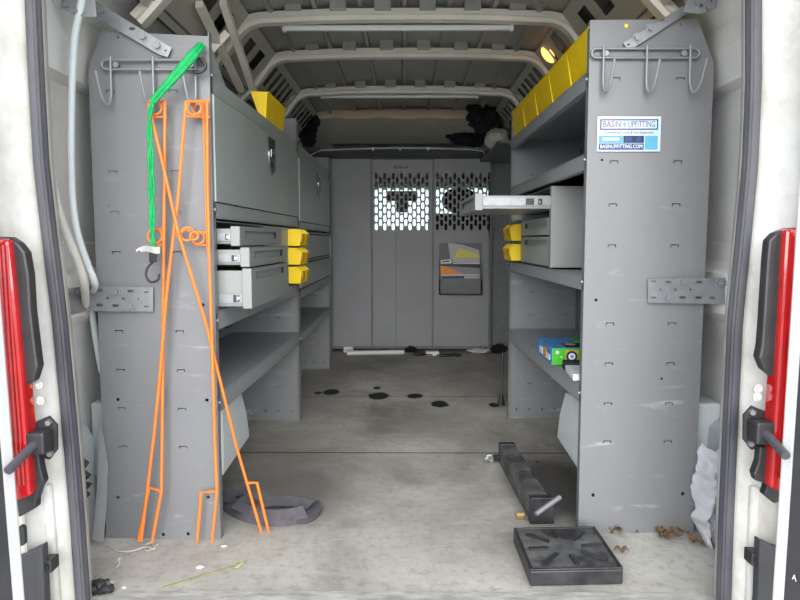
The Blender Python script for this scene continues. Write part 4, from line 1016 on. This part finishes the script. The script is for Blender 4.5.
# diagonal rails at the left roof corner
o = thing('roof_ladder_rack', 'pair of cream rails running down from the roof above the left locker', 'rails', at(222, 45, 2.8)); c = Vector(o.location)
for (p0, y0), (p1, y1) in ((((199, 4), 2.50), ((241, 90), 3.15)), (((223, 2), 2.62), ((254, 92), 3.2))):
    a, e = at(*p0, y0) - c, at(*p1, y1) - c
    MB().tube([a, e], .019, 4).build('rail', 'rib_paint', o, smooth=False)
for p0, p1, yy in (((207, 55), (228, 33), 2.75),):
    MB().tube([at(*p0, yy) - c, at(*p1, yy) - c], .02, 4).build('cross_piece', 'rib_paint', o, smooth=False)
# dark bundles on the overhead shelf ends and cab roof
def bundle(label, parts, y, name='cloth_bundle', m='black_cloth'):
    p0 = at(parts[0][0], parts[0][1], y); o = thing(name, label, 'bundle', p0)
    b = MB()
    for i, (px, py, rx, rz) in enumerate(parts):
        q = at(px, py, y) - p0; k = y / F; b.blob(tuple(q), (rx * k, .09, rz * k), i + px * .01, .45, 3.2, 4)
    b.build('bundle_mass', m, o); return o
bundle('black cloth bundle under the roof at the right, above the shelving', [(482, 114, 14, 17), (492, 128, 9, 14)], 5.15)
bundle('small black bundle on the overhead shelf, left of the larger one', [(462, 134, 14, 9), (475, 137, 12, 9)], 5.80)
bundle('black cloth bundle under the roof at the left, behind the lockers', [(305, 118, 10, 9), (312, 122, 7, 8), (308, 134, 8, 12)], 5.25)
o = MB().blob((0, 0, 0), (.09, .10, .075), 3, .25, 1.6, 4).build('beige_bag', 'primer'); o.location = at(497, 139, 5.1); tag(o, 'pale beige soft lump tucked under the black bundle beside the right top shelf', 'bag')

struct(MB().box(.64, 1.04, 4.75, 5.95, 1.632, 1.652).build('trim_38', 'deep_grey', bev=.004), 'narrow ledge under the roof at the right')
# ================================================================== DOCUMENT HOLDER
yd = 5.885
o = thing('document_holder', 'dark grey document pocket on the partition, stuffed with booklets', 'document holder', at(460, 270, yd)); c = Vector(o.location)
D = lambda px, py: (at(px, py, yd).x - c.x, at(px, py, yd).z - c.z)
def pbox(b, px0, py0, px1, py1, y0, y1):
    (xa, za), (xb, zb_) = D(px0, py0), D(px1, py1); b.box(xa, xb, y0, y1, zb_, za); return b
b = MB(); pbox(b, 439, 243, 481, 294, -.004, 0); pbox(b, 439, 278, 481, 294, -.075, -.072); pbox(b, 439, 262, 440, 294, -.075, 0); pbox(b, 480, 262, 481, 294, -.075, 0); pbox(b, 439, 293, 481, 294, -.075, 0)
b.build('pocket', 'deep_grey', o)
def booklet(label, poly, y, m, extra=()):
    p0 = at(*poly[0], y); ob = thing('booklet', label, 'booklet', p0)
    q = [(at(px, py, y).x - p0.x, at(px, py, y).z - p0.z) for px, py in poly]
    MB().plate(q, [], .008, XZ(0)).build('cover', m, ob)
    for pl, mm in extra:
        q = [(at(px, py, y - .006).x - p0.x, at(px, py, y - .006).z - p0.z) for px, py in pl]
        MB().plate(q, [], .0015, XZ(-.0055)).build('print', mm, ob)
booklet('grey and yellow booklet leaning at the back of the document pocket', [(448, 243), (462, 244.5), (479, 250), (480, 268), (452, 268)], 5.865, 'book_grey', [([(459, 248), (480, 255), (480, 258), (454, 258)], 'book_yellow')])
booklet('dark booklet with a white label and a white edge in the document pocket', [(440, 260), (452, 259), (453, 262.5), (480, 263), (480, 280), (440, 280)], 5.852, 'black_plastic', [([(440.5, 260), (451, 259), (452, 262), (451, 263.5), (440.5, 264)], 'paper'), ([(453, 262.8), (480, 263), (480, 264), (452, 263.8)], 'paper'), ([(442.5, 261), (449.5, 260.6), (449.5, 262), (442.5, 262.4)], 'dark_hole')])
booklet('orange and dark booklet in front of the others in the document pocket', [(440.5, 266), (480, 268), (480, 288), (440.5, 288)], 5.838, 'partition_grey', [([(440.5, 266), (443, 265.8), (464, 274), (440.5, 275)], 'book_orange'), ([(441, 274.6), (479.5, 274.4), (479.5, 275.3), (441, 275.6)], 'paper'), ([(442, 276.3), (464, 276), (464, 279.5), (442, 279.8)], 'book_blue'), ([(464.5, 276.2), (477.5, 276), (477.5, 279), (464.5, 279.3)], 'book_grey'), ([(478.5, 274.6), (479.3, 274.6), (479.3, 280), (478.5, 280)], 'paper')])

# ================================================================== LITTER UNDER THE PARTITION
o = thing('light_tube', 'white tube lying on the floor under the partition at the left', 'tube', atz(375, 352)); c = Vector(o.location)
MB().tube([atz(347, 353, .02) - c, atz(404, 352, .02) - c], .02, 10).build('tube', 'light_bar', o); MB().box(*( (atz(343, 353).x - c.x), (atz(353, 353).x - c.x)), -.03, .03, 0, .05).build('fitting', 'paper', o, bev=.006)
o = MB().box(-.055, .055, -.04, .04, 0, .035).build('white_box', 'paper', bev=.004); o.location = atz(432, 355); o.rotation_euler = (0, 0, .1); tag(o, 'small white box on the floor under the partition', 'box')
for (px, py, rr, lb) in ((424, 355, .09, 'loop of black cable on the floor left of the small white box'), (449, 356, .10, 'loop of black cable on the floor right of the small white box')):
    p = atz(px, py); o = MB().tube([(rr * math.cos(t_ * PI / 9), rr * .6 * math.sin(t_ * PI / 9), .008 + .004 * math.sin(t_)) for t_ in range(18)], .006, 6, closed=True).build('cable_loop', 'black_plastic'); o.location = p; tag(o, lb, 'cable')
o = MB().blob((0, 0, .02), (.10, .05, .022), 2, .5, 3, 3).build('crumpled_wrapper', 'book_grey'); o.location = atz(479, 353); tag(o, 'crumpled grey wrapper under the partition at the right', 'litter')
o = MB().blob((0, 0, .035), (.07, .05, .04), 6, .5, 3, 3).build('black_rag', 'black_cloth'); o.location = atz(499, 353); tag(o, 'black rag on the floor at the right end of the partition', 'rag')
o = MB().blob((0, 0, .02), (.05, .035, .03), 8, .5, 3, 3).build('black_rag', 'black_cloth'); o.location = atz(411, 352); tag(o, 'small black rag at the right end of the white tube', 'rag')
o = thing('floor_lever', 'thin black lever standing on the floor at the far corner of the right unit', 'lever', atz(501, 405)); c = Vector(o.location)
MB().tube([atz(501, 405, .02) - c, at(502.5, 352, atz(501, 405).y) - c], .006, 8).build('rod', 'black_plastic', o); MB().tube([(0, 0, 0), (0, 0, .07)], [.025, .008], 10).build('foot', 'black_plastic', o)

# ================================================================== CAB SEATS, MIRROR
def seat(label, x):
    o = thing('cab_seat', label, 'seat', (x, 6.35, 0)); 
    MB().box(-.25, .25, -.10, .38, .0, .50).build('seat_cushion', 'seat_fabric', o, bev=.06); MB().box(-.29, .29, -.14, .0, .25, 1.21).build('backrest', 'seat_fabric', o, bev=.06)
    MB().blob((0, -.07, 1.33), (.165, .07, .12), 0, 0, 1, 4).build('headrest', 'seat_fabric', o); b = MB(); b.tube([(-.06, -.07, 1.1), (-.06, -.07, 1.25)], .008); b.tube([(.06, -.07, 1.1), (.06, -.07, 1.25)], .008); b.build('headrest_post', 'zinc', o)
seat('dark cab seat with headrest seen through the right window of the partition', .50)
seat('dark cab seat behind the plain left panel of the partition', -.62)
o = thing('rear_view_mirror', 'dark mirror at the top of the windscreen, seen through the slotted door', 'mirror', at(402, 196, 7.0)); 
MB().box(-.16, .16, -.02, .03, -.05, .05).build('mirror_housing', 'black_plastic', o, bev=.02); MB().box(-.06, .06, .03, .2, -.16, -.04).build('camera_box', 'black_plastic', o, bev=.01)

# ================================================================== TAIL LAMPS, CHECKS, DOORS
YT = 1.578
def outline(name, m, poly, y0, y1, parent, c, bev=.004):
    A = [at(px, py, y0) for px, py in poly]
    b = MB(); v0 = [b.bm.verts.new(p - c) for p in A]; v1 = [b.bm.verts.new(p - c + Vector((0, y1 - y0, 0))) for p in A]; n = len(A)
    b.bm.faces.new(v0); b.bm.faces.new(v1[::-1])
    for i in range(n): b.bm.faces.new((v0[i], v0[(i + 1) % n], v1[(i + 1) % n], v1[i]))
    return b.build(name, m, parent, bev=bev)
o = thing('tail_lamp', 'red tail lamp in a black surround on the left pillar', 'tail lamp', at(10, 370, YT)); c = Vector(o.location)
outline('lamp_housing', 'black_plastic', [(-30, 236), (9, 237), (18, 243), (25, 252), (29, 275), (31, 310), (34.5, 340), (38, 367), (33.5, 381), (24, 387), (-20, 388)], YT - .012, YT + .02, o, c, .006)
outline('lens', 'red_lens', [(-36, 238), (8.5, 239), (14, 290), (18.5, 340), (22.5, 385), (27, 440), (31, 496), (18, 501), (-20, 503)], YT - .03, YT + .02, o, c, .008)
b = MB(); 
for k in range(3):
    b.tube([at(3 + k * 4 - 4, 245, YT - .030) - c, at(9 + k * 4 - 4, 340, YT - .031) - c, at(20 + k * 4 - 4, 485, YT - .031) - c], .0025, 6)
b.build('lens_rib', 'red_lens', o)
outline('lower_block', 'black_plastic', [(24, 455), (38, 452), (41, 470), (44, 482), (40, 488), (36, 500), (36, 508), (18, 518), (16, 500)], YT - .006, YT + .02, o, c, .004)
o = thing('tail_lamp', 'red tail lamp in a black surround on the right pillar', 'tail lamp', at(788, 370, YT)); c = Vector(o.location)
outline('lamp_housing', 'black_plastic', [(830, 226), (788, 228), (776, 233), (769, 240), (767, 260), (764, 310), (761.5, 345), (759, 358), (764, 370), (774, 378), (820, 380)], YT - .012, YT + .02, o, c, .006)
outline('lens', 'red_lens', [(832, 227), (786, 229), (784, 262), (781, 320), (777, 380), (773, 440), (770, 488), (778, 492), (815, 495)], YT - .03, YT + .02, o, c, .008)
b = MB()
for k in range(3): b.tube([at(790 + k * 4, 236, YT - .030) - c, at(784 + k * 4, 340, YT - .031) - c, at(776 + k * 4, 478, YT - .031) - c], .0025, 6)
b.build('lens_rib', 'red_lens', o)
outline('lower_block', 'black_plastic', [(772, 446), (760, 447), (758.5, 462), (754, 474), (756, 481), (768, 484), (764, 495), (775, 504), (785, 500)], YT - .006, YT + .02, o, c, .004)
# lower dark corner panels
for nm, poly, sg in (('trim_40', [(22, 556), (42, 546), (44.5, 600), (46, 640), (10, 640), (10, 560)], -1), ('trim_41', [(775, 548), (760, 540), (758, 600), (756, 640), (790, 640), (790, 552)], 1)):
    ob = outline(nm, 'dark_trim', poly, YT, YT + .03, None, Vector((0, 0, 0)), .004); struct(ob, 'dark plastic lower corner of the rear pillar')
for px, py, lb in ((48.5, 565, 'small black square buffer low on the left pillar'), (754.5, 558, 'small black square buffer low on the right pillar')):
    o = thing('rubber_buffer', lb, 'buffer', at(px, py, 1.60)); MB().box(-.012, .012, -.010, .03, -.016, .016).build('buffer_block', 'black_plastic', o, bev=.003); MB().cyl((0, -.012, 0), .007, .006, 'y', 12).build('screw', 'steel_black', o)
o = thing('oval_plug', 'black oval opening plug low on the left pillar edge', 'plug', at(22.5, 535, 1.575)); MB().plate(slot(0, 0, .016, .05), [], .012, XZ(0)).build('plug', 'black_plastic', o)
for pts, lb in (([(40, 384), (41.5, 400)], 'left'), ([(757, 388), (756, 396)], 'right')):
    for i, (px, py) in enumerate(pts):
        o = thing('hinge_bolt', '%s painted hinge bolt on the %s pillar, above the black door check' % (('upper', 'lower')[i], lb), 'bolt', at(px, py, 1.612)); b = MB(); b.cyl((0, -.004, 0), .011, .006, 'y', 16); b.cyl((0, -.009, 0), .006, .008, 'y', 6); b.build('bolt_head', 'jamb_paint', o)
def check(label, px, py, ex, ey, sg):
    yk = 1.60; o = thing('door_check', label, 'door check', at(px, py, yk)); c = Vector(o.location)
    MB().plate([(x * sg, z) for x, z in ((-.030, -.045), (.012, -.055), (.032, -.03), (.034, .03), (.015, .052), (-.014, .040), (-.032, .02))], [circ(sg * .016, -.040, .005), circ(sg * .014, .040, .005)], .008, XZ(0)).build('base_plate', 'black_plastic', o)
    MB().box(*sorted((-sg * .030, sg * .026)), -.05, -.002, -.030, .024).build('check_housing', 'black_plastic', o, bev=.006)
    b = MB()
    for z in (-.038, .038): b.cyl((sg * .018, -.009, z), .007, .012, 'y', 6)
    b.build('bolt', 'zinc', o)
    e = at(ex, ey, 1.46) - c
    MB().tube([Vector((0, -.03, -.004)), Vector((e.x * .35, -.07, e.z * .35)), e], [.013, .010, .010], 8).build('check_arm', 'dark_steel', o)
check('black door check with its arm reaching out from the left pillar', 44, 437, 8, 471, 1)
check('black door check with its arm reaching out from the right pillar', 757, 427, 786, 456, -1)
# open rear doors (hinge edges, dark inner panel behind)
def rear_door(nm, edge, dirx, sg, lab):
    p0, p1 = at(*edge[0], 1.50), at(*edge[1], 1.50); k = (p1.x - p0.x) / (p1.z - p0.z)
    X = lambda z: p0.x + (z - p0.z) * k
    zt_, zb_ = 1.82, -.25
    root = bpy.data.objects.new(nm, None); C.objects.link(root); struct(root, lab)
    dl_ = Vector((sg * .185, -.75)).normalized(); nl = Vector((sg * .9708, .24)).normalized()
    def slab_(a, e, off0, off1, name, m, bev=.004):
        P_ = []
        for z in (zb_, zt_):
            for s_, o_ in ((a, off0), (e, off0), (e, off1), (a, off1)): P_.append((X(z) + dl_.x * s_ + nl.x * o_, 1.50 + dl_.y * s_ + nl.y * o_, z))
        return MB().hexa(P_).build(name, m, root, bev=bev)
    slab_(0, .036, 0, .05, 'door_edge', 'white_paint', .006); slab_(.036, .80, .006, .05, 'door_skin', 'white_paint'); t_ = slab_(.037, .74, -.002, .006, 'inner_trim', 'dark_trim', .002)
    return root, X, dl_
rear_door('door_1', [(8.5, 380), (26, 600)], 0, -1, 'left rear door standing open')
rd, Xr, dl_ = rear_door('door_2', [(789, 320), (771, 600)], 0, 1, 'right rear door standing open')
mk = at(797, 578, 1.43)
MB().text('A', .018, .001, Matrix(((-0.24, 0, 0.97, mk.x - .004), (-.97, 0, -.24, mk.y), (0, 1, 0, mk.z), (0, 0, 0, 1))) if False else Matrix(((.24, 0, -.97, mk.x - .006), (-.97, 0, -.24, mk.y), (0, 1, 0, mk.z), (0, 0, 0, 1)))).build('letter_mark', 'paper', rd)

# ================================================================== LIGHT
w = bpy.data.worlds.new('World'); S.world = w; w.use_nodes = True; N = w.node_tree.nodes; L = w.node_tree.links
bg = N['Background']; bg.inputs['Strength'].default_value = 1.0
tc = N.new('ShaderNodeTexCoord'); sp = N.new('ShaderNodeSeparateXYZ'); L.new(tc.outputs['Generated'], sp.inputs[0])
# bright hazy sky behind the open doors, paler and dimmer ahead of the van
r = N.new('ShaderNodeValToRGB'); e = r.color_ramp.elements
mr = N.new('ShaderNodeMapRange'); mr.inputs['From Min'].default_value = -1; mr.inputs['From Max'].default_value = 1; L.new(sp.outputs['Y'], mr.inputs['Value'])
e[0].position = 0; e[0].color = (1.0, 1.0, 1.0, 1); e[1].position = 1; e[1].color = (.40, .43, .45, 1)
q = e.new(.25); q.color = (.80, .83, .86, 1); q = e.new(.5); q.color = (.36, .41, .47, 1)
L.new(mr.outputs[0], r.inputs['Fac']); L.new(r.outputs['Color'], bg.inputs['Color'])
bg.inputs['Strength'].default_value = 3.0
sun = bpy.data.lights.new('fill_sun', 'SUN'); sun.energy = 3.3; sun.angle = math.radians(50); sun.color = (1, .99, .97)  # broad low sun added to brighten the deep end of the van
so = bpy.data.objects.new('fill_sun', sun); C.objects.link(so); so.rotation_euler = (math.radians(90 - 13), 0, math.radians(-2))
S.view_settings.view_transform = 'Standard'; S.view_settings.look = 'None'; S.view_settings.gamma = 1; S.view_settings.exposure = .25; S.view_settings.use_curve_mapping = False
